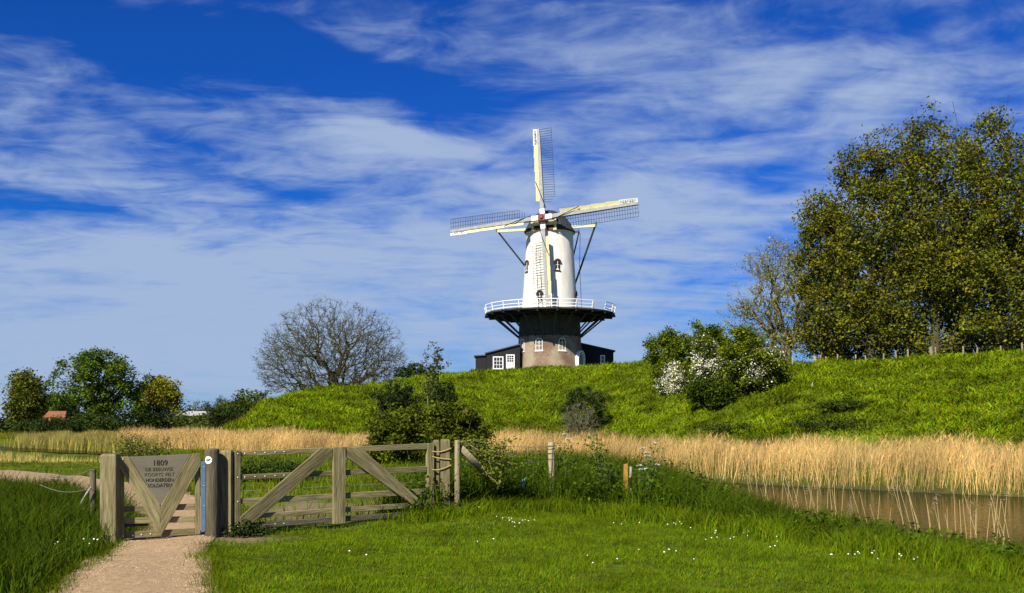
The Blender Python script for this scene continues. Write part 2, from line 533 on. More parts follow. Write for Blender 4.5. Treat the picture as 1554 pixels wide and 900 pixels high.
def ground_mat():
    m = bpy.data.materials.new('ground_turf')
    m.use_nodes = True
    t = m.node_tree
    b = t.nodes['Principled BSDF']
    b.inputs['Roughness'].default_value = .95
    b.inputs['Specular IOR Level'].default_value = .1
    co = t.nodes.new('ShaderNodeTexCoord')
    def noise(s, d):
        n = t.nodes.new('ShaderNodeTexNoise'); n.inputs['Scale'].default_value = s; n.inputs['Detail'].default_value = d
        t.links.new(co.outputs['Object'], n.inputs[0]); return n.outputs[0]
    r1 = t.nodes.new('ShaderNodeValToRGB')
    e = r1.color_ramp.elements
    e[0].position = .33; e[0].color = (.045, .068, .003, 1)
    e[1].position = .68; e[1].color = (.120, .160, .003, 1)
    t.links.new(noise(.55, 8), r1.inputs[0])
    r2 = t.nodes.new('ShaderNodeValToRGB')
    r2.color_ramp.elements[0].position = .35; r2.color_ramp.elements[0].color = (.55, .55, .5, 1)
    r2.color_ramp.elements[1].position = .66; r2.color_ramp.elements[1].color = (1.15, 1.12, 1.0, 1)
    t.links.new(noise(4.5, 6), r2.inputs[0])
    mx = t.nodes.new('ShaderNodeMixRGB'); mx.blend_type = 'MULTIPLY'; mx.inputs[0].default_value = 1
    t.links.new(r1.outputs[0], mx.inputs[1]); t.links.new(r2.outputs[0], mx.inputs[2])
    a = t.nodes.new('ShaderNodeAttribute'); a.attribute_name = 'col'
    sp = t.nodes.new('ShaderNodeSeparateColor'); t.links.new(a.outputs['Color'], sp.inputs[0])
    m2 = t.nodes.new('ShaderNodeMixRGB'); m2.inputs[2].default_value = (.20, .15, .085, 1)
    t.links.new(sp.outputs[0], m2.inputs[0]); t.links.new(mx.outputs[0], m2.inputs[1])
    m3 = t.nodes.new('ShaderNodeMixRGB'); m3.inputs[2].default_value = (.05, .042, .022, 1)
    t.links.new(sp.outputs[1], m3.inputs[0]); t.links.new(m2.outputs[0], m3.inputs[1])
    t.links.new(m3.outputs[0], b.inputs['Base Color'])
    bp = t.nodes.new('ShaderNodeBump'); bp.inputs['Strength'].default_value = .6; bp.inputs['Distance'].default_value = .15
    t.links.new(noise(6, 6), bp.inputs['Height']); t.links.new(bp.outputs[0], b.inputs['Normal'])
    return m
gcol = np.zeros((nx * ny, 3))
gcol[:, 0] = np.where((GX.ravel() > -8) & (GX.ravel() < 3) & (GY.ravel() > 9) & (GY.ravel() < 24), dirt_mask(GX.ravel(), GY.ravel()), 0)
gcol[:, 1] = smooth01((.9 - pond_sd(GX.ravel(), GY.ravel())) / 1.2)
g = npobj('ground', np.stack([GX.ravel(), GY.ravel(), GZ.ravel()], -1), None, GQ, ground_mat(), col=gcol, smooth=True)
tag(g, kind='structure')

# water of the ditch
wm = bpy.data.materials.new('ditch_water')
wm.use_nodes = True
wb = wm.node_tree.nodes['Principled BSDF']
wb.inputs['Base Color'].default_value = (.030, .021, .008, 1)
wb.inputs['Roughness'].default_value = .07
wb.inputs['Specular IOR Level'].default_value = .26
_co = wm.node_tree.nodes.new('ShaderNodeTexCoord')
_mp = wm.node_tree.nodes.new('ShaderNodeMapping'); _mp.inputs['Scale'].default_value = (1.0, 2.2, 1)
_n = wm.node_tree.nodes.new('ShaderNodeTexNoise'); _n.inputs['Scale'].default_value = 3.5; _n.inputs['Detail'].default_value = 3
_b = wm.node_tree.nodes.new('ShaderNodeBump'); _b.inputs['Strength'].default_value = .22; _b.inputs['Distance'].default_value = .04
wm.node_tree.links.new(_co.outputs['Object'], _mp.inputs[0]); wm.node_tree.links.new(_mp.outputs[0], _n.inputs[0])
wm.node_tree.links.new(_n.outputs[0], _b.inputs['Height'])
_d = wm.node_tree.nodes.new('ShaderNodeBsdfDiffuse'); _d.inputs['Color'].default_value = (.026, .022, .011, 1)
_g = wm.node_tree.nodes.new('ShaderNodeBsdfGlossy'); _g.inputs['Roughness'].default_value = .035; _g.inputs['Color'].default_value = (.62, .62, .60, 1)
wm.node_tree.links.new(_b.outputs[0], _g.inputs['Normal'])
_x = wm.node_tree.nodes.new('ShaderNodeMixShader'); _x.inputs[0].default_value = .65
wm.node_tree.links.new(_d.outputs[0], _x.inputs[1]); wm.node_tree.links.new(_g.outputs[0], _x.inputs[2])
wm.node_tree.nodes.remove(wb)
_o = [q for q in wm.node_tree.nodes if q.type == 'OUTPUT_MATERIAL'][0]
wm.node_tree.links.new(_x.outputs[0], _o.inputs['Surface'])
def resample(pts, n):
    P = np.array(pts, float); d = np.concatenate(([0], np.cumsum(np.hypot(*np.diff(P, axis=0).T))))
    t = np.linspace(0, d[-1], n)
    return np.stack([np.interp(t, d, P[:, 0]), np.interp(t, d, P[:, 1])], -1)
na, fa = resample(NEAR, 60), resample(FAR, 60)
mid = (na + fa) / 2
WV = np.zeros((120, 3))
WV[:60, :2] = mid + (na - mid) * 1.25; WV[60:, :2] = mid + (fa - mid) * 1.25; WV[:, 2] = WATER
tag(npobj('water', WV, None, [(i, i + 1, 61 + i, 60 + i) for i in range(59)], wm), kind='structure')

# gravel path
M_GRAVEL = mat('gravel', (.42, .295, .165), .95, col2=(.25, .17, .092), scale=16, bump=.45, bscale=45, spec=.1, detail=12)
pv, pq = [], []
for i, s in enumerate(PS):
    a = PS[max(i - 1, 0)]; b = PS[min(i + 1, len(PS) - 1)]
    d = Vector((b[0] - a[0], b[1] - a[1], 0)).normalized(); n = Vector((-d.y, d.x, 0))
    for k in range(11):
        q = (k / 5 - 1) * s[2] * (1 + .22 * (vnoise(s[1] * 1.7, k * 7.0, 4) - .5) * (k in (0, 10)))
        x, y = s[0] + n.x * q, s[1] + n.y * q
        pv.append((x, y, float(H(x, y)) + .014 + .018 * (1 - (k / 5 - 1) ** 2)))
    if i:
        pq += [((i - 1) * 11 + k, (i - 1) * 11 + k + 1, i * 11 + k + 1, i * 11 + k) for k in range(10)]
tag(npobj('gravel_path', pv, None, pq, M_GRAVEL, smooth=True), kind='structure')
# loose stones on the path
n = 9000
sy = rng.uniform(9.5, 24, n); sxx = np.interp(sy, PS[:, 1], PS[:, 0]); sw = np.interp(sy, PS[:, 1], PS[:, 2])
sxx = sxx + rng.uniform(-1.0, 1.0, n) * sw
sz = H(sxx, sy) + .030
r_ = rng.uniform(.004, .013, n)
ang = rng.uniform(0, 6.28, n)
base = np.stack([sxx, sy, sz], -1)
SV = np.zeros((n, 5, 3))
for k in range(4):
    SV[:, k] = base + np.stack([np.cos(ang + k * 1.57) * r_ * rng.uniform(.7, 1.3, n), np.sin(ang + k * 1.57) * r_ * rng.uniform(.7, 1.3, n), -r_ * .5], -1)
SV[:, 4] = base + np.stack([0 * r_, 0 * r_, r_ * .6], -1)
o5 = (np.arange(n) * 5)[:, None, None]
ST = (np.array([(0, 1, 4), (1, 2, 4), (2, 3, 4), (3, 0, 4)])[None] + o5).reshape(-1, 3)
scol = np.repeat(np.array([.40, .29, .17]) * rng.uniform(.5, 1.35, (n, 1)), 5, 0)
tag(npobj('gravel', SV.reshape(-1, 3), ST, None, mat('pebble', (0, 0, 0), .9, attr=True), col=scol), 'loose pale gravel lying on the sandy path', 'gravel', kind='stuff')

def hit(px, py):
    """where the line of sight through a photo pixel meets the ground"""
    ys = np.arange(8, 300, .1)
    z = EYE + (HZ - py) / F * ys
    hh = H((px - 777) / F * ys, ys)
    k = np.argmax(hh >= z)
    return Vector(((px - 777) / F * ys[k], ys[k], float(hh[k])))
def at(px, Y, py=None):
    """ground point at distance Y in the direction of a photo column (or the height of a photo row there)"""
    x = (px - 777) / F * Y
    return Vector((x, Y, float(H(x, Y)) if py is None else EYE + (HZ - py) / F * Y))

# ------------------------------------------------------------------ windmill
MX, MY = 5.0, 131.0
MZ = float(H(MX, MY))
mill = empty('windmill', (MX, MY, MZ), 'white round tower mill with gallery and four lattice sails on the grassy rampart', 'windmill')
DECK = 15.95
def ring_pt(a, r, z):
    """a = degrees to the right of the side facing the camera"""
    return Vector((MX + r * math.sin(R(a)), MY - r * math.cos(R(a)), z))
MB().lathe([(4.45, MZ - .6), (4.30, MZ + 2), (4.12, 12.9)], MX, MY).build('brick_base', M_BRICK, mill, smooth=True)
MB().lathe([(4.125, 12.9), (4.0, 15.75)], MX, MY).build('tar_shade_band', M_TARSHADE, mill, smooth=True)  # dark band under the gallery: its shadow put into the brick colour, with tar
def tower_r(z):
    t = (z - 15.9) / (26.75 - 15.9)
    return 3.75 - .68 * t - .22 * t * (1 - t) + (.05 if t < 0 else 0)
MB().lathe([(tower_r(z), z) for z in np.linspace(15.7, 26.75, 14)], MX, MY, 64).build('tower', M_LIMEWASH, mill, smooth=True)
MB().lathe([(3.06, 26.55), (3.2, 26.6), (3.2, 26.8), (2.9, 26.85)], MX, MY, 48).build('curb_ring', M_WHITE, mill)
# gallery
RD = 8.55
MB().lathe([(3.6, DECK), (RD, DECK), (RD, DECK - .14), (3.6, DECK - .14)], MX, MY, 72).build('gallery_deck', mat('dark_deck_planks', (.05, .05, .045), .8, .4, 3), mill)
NB = 22
for k in range(NB):
    a = k * 360 / NB + 4
    MB().beam(ring_pt(a, 3.85, DECK - .28), ring_pt(a, RD + .12, DECK - .28), .17, .26).build('joist', M_TARWOOD, mill)
    MB().beam(ring_pt(a, 4.0, 12.75), ring_pt(a, 7.35, DECK - .45), .13, .15).build('brace', M_DKGREEN, mill)
    MB().beam(ring_pt(a, RD - .10, DECK - .12), ring_pt(a, RD + .12, DECK + 1.08), .10, .10).build('railing_post', M_WHITE, mill)
    b = a + 360 / NB
    for nm, z_, rr, th in (('top_rail', 1.07, RD + .12, .085), ('middle_rail', .62, RD + .035, .07), ('kick_rail', .24, RD - .04, .10)):
        MB().beam(ring_pt(a, rr, DECK + z_), ring_pt(b, rr, DECK + z_), .05, th).build(nm, M_WHITE, mill)
    MB().beam(ring_pt(a, 7.3, DECK - .40), ring_pt(b, 7.3, DECK - .40), .2, .2).build('ring_beam', M_TARWOOD, mill)
    MB().beam(ring_pt(a, RD + .02, DECK - .06), ring_pt(b, RD + .02, DECK - .06), .06, .20).build('edge_board', M_TARWOOD, mill)

def wall_frame(a, z, r):
    """axes on the tower wall: right, up, outward"""
    return Vector((math.cos(R(a)), math.sin(R(a)), 0)), Vector((0, 0, 1)), Vector((math.sin(R(a)), -math.cos(R(a)), 0)), ring_pt(a, r, z)
def arch_pts(w, h, n=9):
    """outline of a round-headed opening, base centre at 0"""
    pts = [(-w / 2, 0), (w / 2, 0)]
    for k in range(n):
        q = math.pi * k / (n - 1)
        pts.append((w / 2 * math.cos(q), h - w / 2 + w / 2 * math.sin(q)))
    return pts
def mill_window(a, z, r, w, h, hood, bars):
    x, u, o, c = wall_frame(a, z, r)
    T = lambda p, d: c + x * p[0] + u * p[1] + o * d
    # frame: ring between outer and inner outline
    po, pi_ = arch_pts(w, h), [(p[0] * (1 - .28 / w * .5), .09 + p[1] * (h - .18) / h) for p in arch_pts(w, h)]
    n = len(po)
    V = [T(p, d) for d in (-.12, .07) for p in po] + [T(p, d) for d in (-.12, .07) for p in pi_]
    Fc = []
    for i in range(n):
        j = (i + 1) % n
        Fc += [(n + i, n + j, 3 * n + j, 3 * n + i), (i, j, n + j, n + i), (2 * n + i, 3 * n + i, 3 * n + j, 2 * n + j)]
    wdw = MB().add(V, Fc).build('window', M_WHITE if not hood else M_BLACK, mill)
    MB().add([T(p, -.03 if not hood else .01) for p in pi_], [tuple(range(n))]).build('pane', M_PANE, wdw)
    m = MB().beam(T((0, .05), .02), T((0, h - .08), .02), .06, .05, o)
    m.build('mullion', M_WHITE, wdw)
    for b in bars:
        MB().beam(T((-w / 2 + .1, h * b), .02), T((w / 2 - .1, h * b), .02), .05, .06, o).build('glazing_bar', M_WHITE, wdw)
    MB().beam(T((-w / 2 - .12, -.06), .05), T((w / 2 + .12, -.06), .05), .16, .10, u).build('sill', M_WHITE if not hood else M_HOOD, wdw)
    if hood:
        Vh, Fh = [], []
        K = 11
        for k in range(K):
            q = math.pi * (k / (K - 1) * 1.16 - .08)
            for rr, d in ((w / 2 + .02, -.1), (w / 2 + .02, .10), (w / 2 + .2, .10), (w / 2 + .2, -.1)):
                Vh.append(T((rr * math.cos(q), h - w / 2 + rr * math.sin(q)), d))
        for k in range(K - 1):
            for j in range(4):
                Fh.append((4 * k + j, 4 * k + (j + 1) % 4, 4 * k + 4 + (j + 1) % 4, 4 * k + 4 + j))
        MB().add(Vh, Fh).build('arch_hood', M_HOOD, wdw)
for a, z in ((15.5, 21.3), (-66, 21.4), (-23, 17.2), (69, 17.4), (150, 21.3), (205, 17.3)):
    mill_window(a, z, tower_r(z + .5), .62, 1.35, True, (.55,))
for a in (-21, 20, -60, 160):
    mill_window(a, 10.9, 4.19, .95, 1.65, False, (.36, .66))
# arched door on the right flank
x, u, o, c = wall_frame(64, MZ - .1, 4.30)
T = lambda p, d: c + x * p[0] + u * p[1] + o * d
po = arch_pts(2.3, 3.5, 15); pi_ = [(p[0] * .80, p[1] * .94) for p in po]
n = len(po)
V = [T(p, d) for d in (-.35, .30) for p in po] + [T(p, d) for d in (-.35, .30) for p in pi_]
Fc = []
for i in range(1, n):
    j = (i + 1) % n
    Fc += [(n + i, n + j, 3 * n + j, 3 * n + i), (i, j, n + j, n + i), (2 * n + i, 3 * n + i, 3 * n + j, 2 * n + j)]
dsur = MB().add(V, Fc).build('door_surround', M_WHITE, mill)
MB().prism([T(p, .02) for p in pi_], o * -.2).build('door_leaf', M_DOORGREEN, dsur)

# cap and sails: axis points to the camera and a little to its left, tilted up
YAW, TILT, ROT = 16.5, 9.0, 5.2
fn = Vector((-math.sin(R(YAW)), -math.cos(R(YAW)), 0))
hx = Vector((math.cos(R(YAW)), -math.sin(R(YAW)), 0))
zu = Vector((0, 0, 1))
ax = fn * math.cos(R(TILT)) + zu * math.sin(R(TILT))
pu = zu * math.cos(R(TILT)) - fn * math.sin(R(TILT))
CAPC = Vector((MX, MY, 26.8))
def cp(f, s, z): return CAPC + fn * f + hx * s + zu * z
V, Fc = [], []
prof = [(3.55, -.12, 0), (3.62, .05, 0), (3.30, .55, 0), (2.95, 1.15, .05), (2.45, 1.8, .12), (1.75, 2.35, .2), (.95, 2.7, .25), (.2, 2.82, .3)]
K = 40
for r_c, z, sh in prof:
    for k in range(K):
        q = 2 * math.pi * k / K
        f, s = math.cos(q) * r_c * 1.08, math.sin(q) * r_c * .93
        f = min(f, 2.75 - z * .18) + sh
        V.append(cp(f, s, z))
for i in range(len(prof) - 1):
    for k in range(K):
        a, b = i * K + k, i * K + (k + 1) % K
        Fc.append((a, b, b + K, a + K))
Fc.append(tuple((len(prof) - 1) * K + k for k in range(K)))
Fc.append(tuple(range(K - 1, -1, -1)))
MB().add(V, Fc).build('cap', M_CAP, mill)
HUB = CAPC + fn * 3.75 + zu * 1.12
for f, s0, s1, z, th in ((3.05, -1.75, 1.75, .62, .42), (2.98, -1.7, 1.7, -.10, .30)):
    MB().beam(cp(f, s0, z), cp(f, s1, z), .30, th).build('breast_beam', M_CREAM, mill)
for s in (-1.5, 1.5):
    MB().beam(cp(2.98, s, .0), cp(3.0, s, 1.7), .26, .30, fn).build('front_post', M_CREAM, mill)
MB().beam(cp(2.94, -1.4, 1.05), cp(2.94, 1.4, 1.05), .06, .9).build('front_board', mat('pale_board', (.42, .40, .33), .8, .2, 2), mill)
for s in (-.85, .8):
    MB().beam(cp(3.18, s - .45, -.10), cp(3.18, s + .45, -.10), .06, .24).build('red_board', M_RED, mill)
MB().tube([CAPC + zu * .45 - fn * 1.0, HUB + ax * .55], .36, 14).build('windshaft', M_IRON, mill)
MB().beam(HUB - ax * .55, HUB + ax * .62, .95, .95, pu).build('shaft_head', M_RED, mill, bevel=.08)
MB().tube([HUB + ax * .6, HUB + ax * .82], [.30, .22], 12).build('shaft_end', M_RED, mill)
RS = 12.45
for k in range(4):
    th = R(ROT + 90 * k)
    d = pu * math.cos(th) - hx * math.sin(th)       # outwards along the arm (k=0 up, then anticlockwise)
    t = hx * math.cos(th) + pu * math.sin(th)       # trailing side (lattice), right of the upper arm
    off = ax * (.28 if k % 2 else -.22)
    c = HUB + off
    def sp(r, s, q=0.0):
        tw = math.radians(18 - 17 * r / RS)         # the sail twists along its length
        return c + d * r + t * (s * math.cos(tw)) - ax * (s * math.sin(tw) * (1 if s > 0 else .6)) + ax * q
    m = MB()
    w0, w1 = .26, .16
    m.add([c + d * r + t * (a * w) + ax * (b * w) for r, w in ((-.0, w0), (RS * .5, .22), (RS, w1)) for a, b in ((-1, -1), (1, -1), (1, 1), (-1, 1))],
          [(0, 1, 2, 3), (11, 10, 9, 8)] + [(4 * i + j, 4 * i + (j + 1) % 4, 4 * i + 4 + (j + 1) % 4, 4 * i + 4 + j) for i in (0, 1) for j in range(4)])
    sail = m.build('sail', M_STOCK, mill)
    MB().beam(c + d * .35, c + d * 1.35, .62, .55, ax).build('wedge_block', M_WHITE, sail)
    # leading boards in lengths; the outermost is white and lettered
    cuts = [2.4, 4.4, 6.4, 8.4, 10.1, RS]
    for i in range(5):
        r0, r1 = cuts[i] + .03, cuts[i + 1]
        V = [sp(r0, -.24, .05), sp(r1, -.20, .05), sp(r1, -.66, .26), sp(r0, -.74, .30)]
        Vb = [v - ax * .05 for v in V]
        MB().add(V + Vb, [(0, 1, 2, 3), (7, 6, 5, 4), (0, 4, 5, 1), (1, 5, 6, 2), (2, 6, 7, 3), (3, 7, 4, 0)]).build('leading_board', M_SAILWHITE if i == 4 else M_CREAM, sail)
    # small lettering near the tip
    for i in range(7):
        r0 = 10.3 + i * .285
        bs = -.47
        mk = MB()
        for (a0, b0, a1, b1) in [((0, -.13, 0, .13), (.19, -.13, .19, .13), (0, -.13, .19, -.13)), ((0, -.13, .19, -.13), (0, .13, .19, .13), (.1, -.13, .1, .13)), ((0, -.13, 0, .13), (0, .13, .19, .13), (.1, -.13, .1, .05))][i % 3]:
            mk.beam(sp(r0 + a0, bs + b0, .20), sp(r0 + a1, bs + b1, .20), .05, .05, ax)
        mk.build('letter', M_IRON, sail)
    NBAR = 31
    for i in range(NBAR):
        r0 = 2.35 + i * (RS - 2.4) / (NBAR - 1)
        w = 1.62 + .12 * (r0 / RS)
        if i < 2: w *= .75 + .15 * i
        MB().beam(sp(r0, .12), sp(r0, w), .042, .042, ax).build('lattice_bar', M_SAILBAR, sail)
    for s in ((1.72,) if k == 0 else (.62, 1.16, 1.72)):
        MB().beam(sp(3.0, s, .03), sp(RS - .03, s, .03), .042, .042, ax).build('lattice_rail', M_SAILBAR, sail)
    # rolled sail cloth line
    MB().tube([sp(1.4, .5, .25), sp(3.4, -.1, .42), sp(5.0, -.62, .45)], .05, 6).build('cloth_rope', M_IRON, sail)
# cross beams, braces and tail pole
beam_l, beam_r = cp(-.2, -7.3, .62), cp(-.2, 6.1, .62)
for a, b in ((beam_l, cp(-.2, -2.6, .62)), (cp(-.2, 2.6, .62), beam_r)):
    MB().beam(a, b, .26, .32).build('cross_beam', M_CREAM, mill)
for e, s in ((beam_l, -1), (beam_r, 1)):
    MB().beam(e + zu * .5 + hx * s * .1, e - zu * .1 + hx * s * .1, .14, .14, fn).build('beam_end_post', M_DKGREEN, mill)
tail = cp(-8.1, 0, DECK + .7 - 26.8)
MB().beam(cp(-2.8, 0, 2.2), tail, .32, .36, fn).build('tail_pole', M_DKGREEN, mill)
for e in (beam_l, beam_r):
    MB().beam(e, tail, .2, .22, fn).build('long_brace', M_DKGREEN, mill)
e2l, e2r = cp(-2.6, -3.4, .45), cp(-2.6, 3.4, .45)
MB().beam(e2l, e2r, .22, .26).build('short_beam', M_DKGREEN, mill)
for e in (e2l, e2r):
    MB().beam(e, cp(-7.4, 0, DECK + 2.6 - 26.8), .15, .16, fn).build('short_brace', M_DKGREEN, mill)
MB().tube([cp(-.6, 3.75, .35), cp(-.8, 3.95, -.4), cp(-1.5, 3.7, -4), cp(-2.2, 3.85, -10.4)], .035, 5).build('brake_rope', M_IRON, mill)

# ------------------------------------------------------------------ tarred sheds beside the mill
def shed(name, label, x0, x1, y0, y1, zl, zr, zg):
    s = empty(name, ((x0 + x1) / 2, (y0 + y1) / 2, zg), label, 'shed')
    MB().prism([(x0, y0, zg - .5), (x1, y0, zg - .5), (x1, y0, zr), (x0, y0, zl)], (0, y1 - y0, 0)).build('wall', M_TARWOOD, s)
    sl = (zr - zl) / (x1 - x0)
    a, b = x0 - .22, x1 + (.02 if zr > zl else .25)
    if zr < zl: a = x0 + .02
    za, zb = zl + sl * (a - x0), zl + sl * (b - x0)
    MB().prism([(a, y0 - .25, za + .01), (b, y0 - .25, zb + .01), (b, y0 - .25, zb + .15), (a, y0 - .25, za + .15)], (0, y1 - y0 + .5, 0)).build('roof', M_ROOF, s)
    nb = int((x1 - x0) / .28)
    for i in range(nb):      # vertical cover strips
        xx = x0 + (i + .5) * (x1 - x0) / nb
        MB().beam((xx, y0 - .012, zg - .3), (xx, y0 - .012, zl + sl * (xx - x0) - .02), .05, .024, (0, 1, 0)).build('cover_strip', M_TARWOOD, s)
    return s
YS = 128.0
def wx(px, Y): return (px - 777) / F * Y
def wz(py, Y): return EYE + (HZ - py) / F * Y
s1 = shed('shed', 'black tarred shed with white window and white door at the mill foot', wx(738.5, YS), wx(789, YS), YS, YS + 5, wz(536.5, YS), wz(523.5, YS), wz(563, YS))
def opening(s, name, px0, px1, py0, py1, rows, cols, door=False):
    x0, x1, z0, z1 = wx(px0, YS), wx(px1, YS), wz(py1, YS), wz(py0, YS)
    w = empty_part = None
    m = MB()
    t = .14
    for (a0, a1, b0, b1) in ((x0, x1, z1 - t, z1), (x0, x1, z0, z0 + t), (x0, x0 + t, z0 + t, z1 - t), (x1 - t, x1, z0 + t, z1 - t)):
        m.prism([(a0, YS - .10, b0), (a1, YS - .10, b0), (a1, YS - .10, b1), (a0, YS - .10, b1)], (0, .09, 0))
    if door:
        m.prism([(x0 + t, YS - .06, z0 + t), (x1 - t, YS - .06, z0 + t), (x1 - t, YS - .06, z0 + (z1 - z0) * .55), (x0 + t, YS - .06, z0 + (z1 - z0) * .55)], (0, .05, 0))
    f = m.build(name, M_WHITE, s)
    zb = z0 + (z1 - z0) * .55 if door else z0 + t
    MB().prism([(x0 + t, YS - .045, zb), (x1 - t, YS - .045, zb), (x1 - t, YS - .045, z1 - t), (x0 + t, YS - .045, z1 - t)], (0, .03, 0)).build('pane', M_PANE, f)
    for i in range(1, cols):
        xx = x0 + t + (x1 - x0 - 2 * t) * i / cols
        MB().beam((xx, YS - .06, zb), (xx, YS - .06, z1 - t), .05, .03, (0, 1, 0)).build('glazing_bar', M_WHITE, f)
    for i in range(1, rows):
        z_ = zb + (z1 - t - zb) * i / rows
        MB().beam((x0 + t, YS - .062, z_), (x1 - t, YS - .062, z_), .03, .05).build('glazing_bar', M_WHITE, f)
opening(s1, 'window', 748, 764, 541, 560.5, 3, 3)
opening(s1, 'door', 768, 781, 538, 563, 3, 3, True)
s1b = shed('lean_to', 'low black lean-to with flat grey roof joined to the tarred shed', wx(721.5, YS), wx(738, YS), YS + .6, YS + 4.6, wz(540.5, YS), wz(539.5, YS), wz(564, YS))
YS = 132.5
s2 = shed('shed', 'black tarred shed with sloping roof beside the arched green mill door', wx(882, YS), wx(931, YS), YS, YS + 5, wz(522, YS), wz(533, YS), wz(557, YS))
opening(s2, 'window', 911, 918, 539, 552, 2, 1)

# ------------------------------------------------------------------ wooden gates
class Plane:
    """vertical plane through two ground points; pixels are read as points on it"""
    def __init__(s, A, B):
        s.A = Vector((A[0], A[1], 0)); B = Vector((B[0], B[1], 0))
        s.e = (B - s.A).normalized(); s.n = Vector((s.e.y, -s.e.x, 0))      # n faces the camera
        if s.n.y > 0: s.n = -s.n
    def at(s, px, py):
        dirx = (px - 777) / F
        # solve A + e*k = (dirx*Y, Y)
        k = (dirx * s.A.y - s.A.x) / (s.e.x - dirx * s.e.y)
        Y = s.A.y + s.e.y * k
        return k, EYE + (HZ - py) / F * Y
def board(name, pl, pts, d0, d1, m, parent, bevel=.006, along=None):
    """polygonal board lying in a gate plane; pts are (k, z); grain runs along its local X"""
    kc = sum(p[0] for p in pts) / len(pts); zc = sum(p[1] for p in pts) / len(pts)
    if along is None:
        n = len(pts)
        a = max(((pts[(i + 1) % n][0] - pts[i][0], pts[(i + 1) % n][1] - pts[i][1]) for i in range(n)), key=lambda q: q[0] ** 2 + q[1] ** 2)
    else:
        a = along
    al = math.hypot(*a); ca, sa = a[0] / al, a[1] / al
    if ca < 0: ca, sa = -ca, -sa
    loc = []
    for k, z in pts:
        dk, dz = k - kc, z - zc
        loc.append((dk * ca + dz * sa, -dk * sa + dz * ca))
    area = sum(loc[i][0] * loc[(i + 1) % len(loc)][1] - loc[(i + 1) % len(loc)][0] * loc[i][1] for i in range(len(loc)))
    if area < 0: loc.reverse()
    n = len(loc)
    V = [(p[0], 0, p[1]) for p in loc] + [(p[0], d1 - d0, p[1]) for p in loc]
    me = bpy.data.meshes.new(name)
    me.from_pydata(V, [], [tuple(range(n)), tuple(range(2 * n - 1, n - 1, -1))] + [((i + 1) % n, i, i + n, (i + 1) % n + n) for i in range(n)])
    me.update()
    o = obj(name, me, m, parent)
    X = pl.e * ca + Vector((0, 0, 1)) * sa
    Zv = -pl.e * sa + Vector((0, 0, 1)) * ca
    Yv = -pl.n
    pos = pl.A + pl.e * kc + Vector((0, 0, zc)) + pl.n * d1
    M = Matrix((X, Yv, Zv)).transposed().to_4x4()
    M.translation = pos - origin(parent)
    o.matrix_local = M
    bv = o.modifiers.new('bevel', 'BEVEL'); bv.width = bevel; bv.segments = 2; bv.limit_method = 'ANGLE'
    return o
bolt_me = None
def bolt(pl, k, z, d, parent, r=.016):
    global bolt_me
    if bolt_me is None:
        mb = MB()
        V = []
        for zz_, rr in ((0, 1.0), (.35, .9), (.65, .5)):
            V += [(math.cos(q * math.pi / 4) * rr, math.sin(q * math.pi / 4) * rr, zz_) for q in range(8)]
        me = bpy.data.meshes.new('bolt')
        me.from_pydata(V, [], [(i * 8 + q, i * 8 + (q + 1) % 8, i * 8 + 8 + (q + 1) % 8, i * 8 + 8 + q) for i in (0, 1) for q in range(8)] + [tuple(16 + q for q in range(8))])
        me.materials.append(M_BOLT)
        bolt_me = me
    o = bpy.data.objects.new('bolt', bolt_me)
    C.objects.link(o); o.parent = parent
    q = pl.n.to_track_quat('Z', 'Y')
    o.rotation_euler = q.to_euler()
    o.scale = (r, r, r)
    o.location = pl.A + pl.e * k + Vector((0, 0, z)) + pl.n * d - origin(parent)
    return o
def split_long(pts): return pts

# -- pedestrian gate
PG = Plane(((179 - 777) / F * 14.35, 14.35), ((305 - 777) / F * 14.75, 14.75))
def zp(x, y): return PG.at(170 + x / 5.625, 670 + y / 5.625)
g0 = PG.A + Vector((0, 0, 0))
pgate = empty('pedestrian_gate', (g0.x, g0.y, 0), 'weathered wooden walkers gate with carved triangular board set between two posts', 'gate')
def rect_z(x0, x1, yl, yr, h): return [zp(x0, yl), zp(x1, yr), zp(x1, yr + h), zp(x0, yl + h)]
board('stile', PG, [zp(50, 132), zp(104, 130), zp(104, 832), zp(50, 836)], -.075, -.005, M_WOOD, pgate)
board('stile', PG, [zp(708, 104), zp(754, 101), zp(754, 790), zp(708, 794)], -.075, -.005, M_WOOD, pgate)
for (yl, yr, h) in ((556, 532, 50), (655, 638, 52), (778, 742, 54)):
    board('rail', PG, rect_z(105, 707, yl, yr, h), -.062, -.022, M_WOOD, pgate)
board('rail', PG, rect_z(105, 707, 136, 110, 50), -.062, -.03, M_WOOD, pgate)
board('v_board', PG, [zp(52, 131), zp(140, 128), zp(411, 552), zp(411, 795), zp(398, 772), zp(52, 206)], 0, .045, M_WOOD, pgate, along=(zp(411, 795)[0] - zp(52, 131)[0], zp(411, 795)[1] - zp(52, 131)[1]))
board('v_board', PG, [zp(670, 104), zp(754, 100), zp(754, 206), zp(425, 796), zp(413, 795), zp(413, 552)], 0, .045, M_WOOD, pgate, along=(zp(413, 795)[0] - zp(754, 100)[0], zp(413, 795)[1] - zp(754, 100)[1]))
panel = board('panel', PG, [zp(143, 131), zp(667, 107), zp(412, 546)], -.002, .026, M_PANEL, pgate, along=(1, .02))
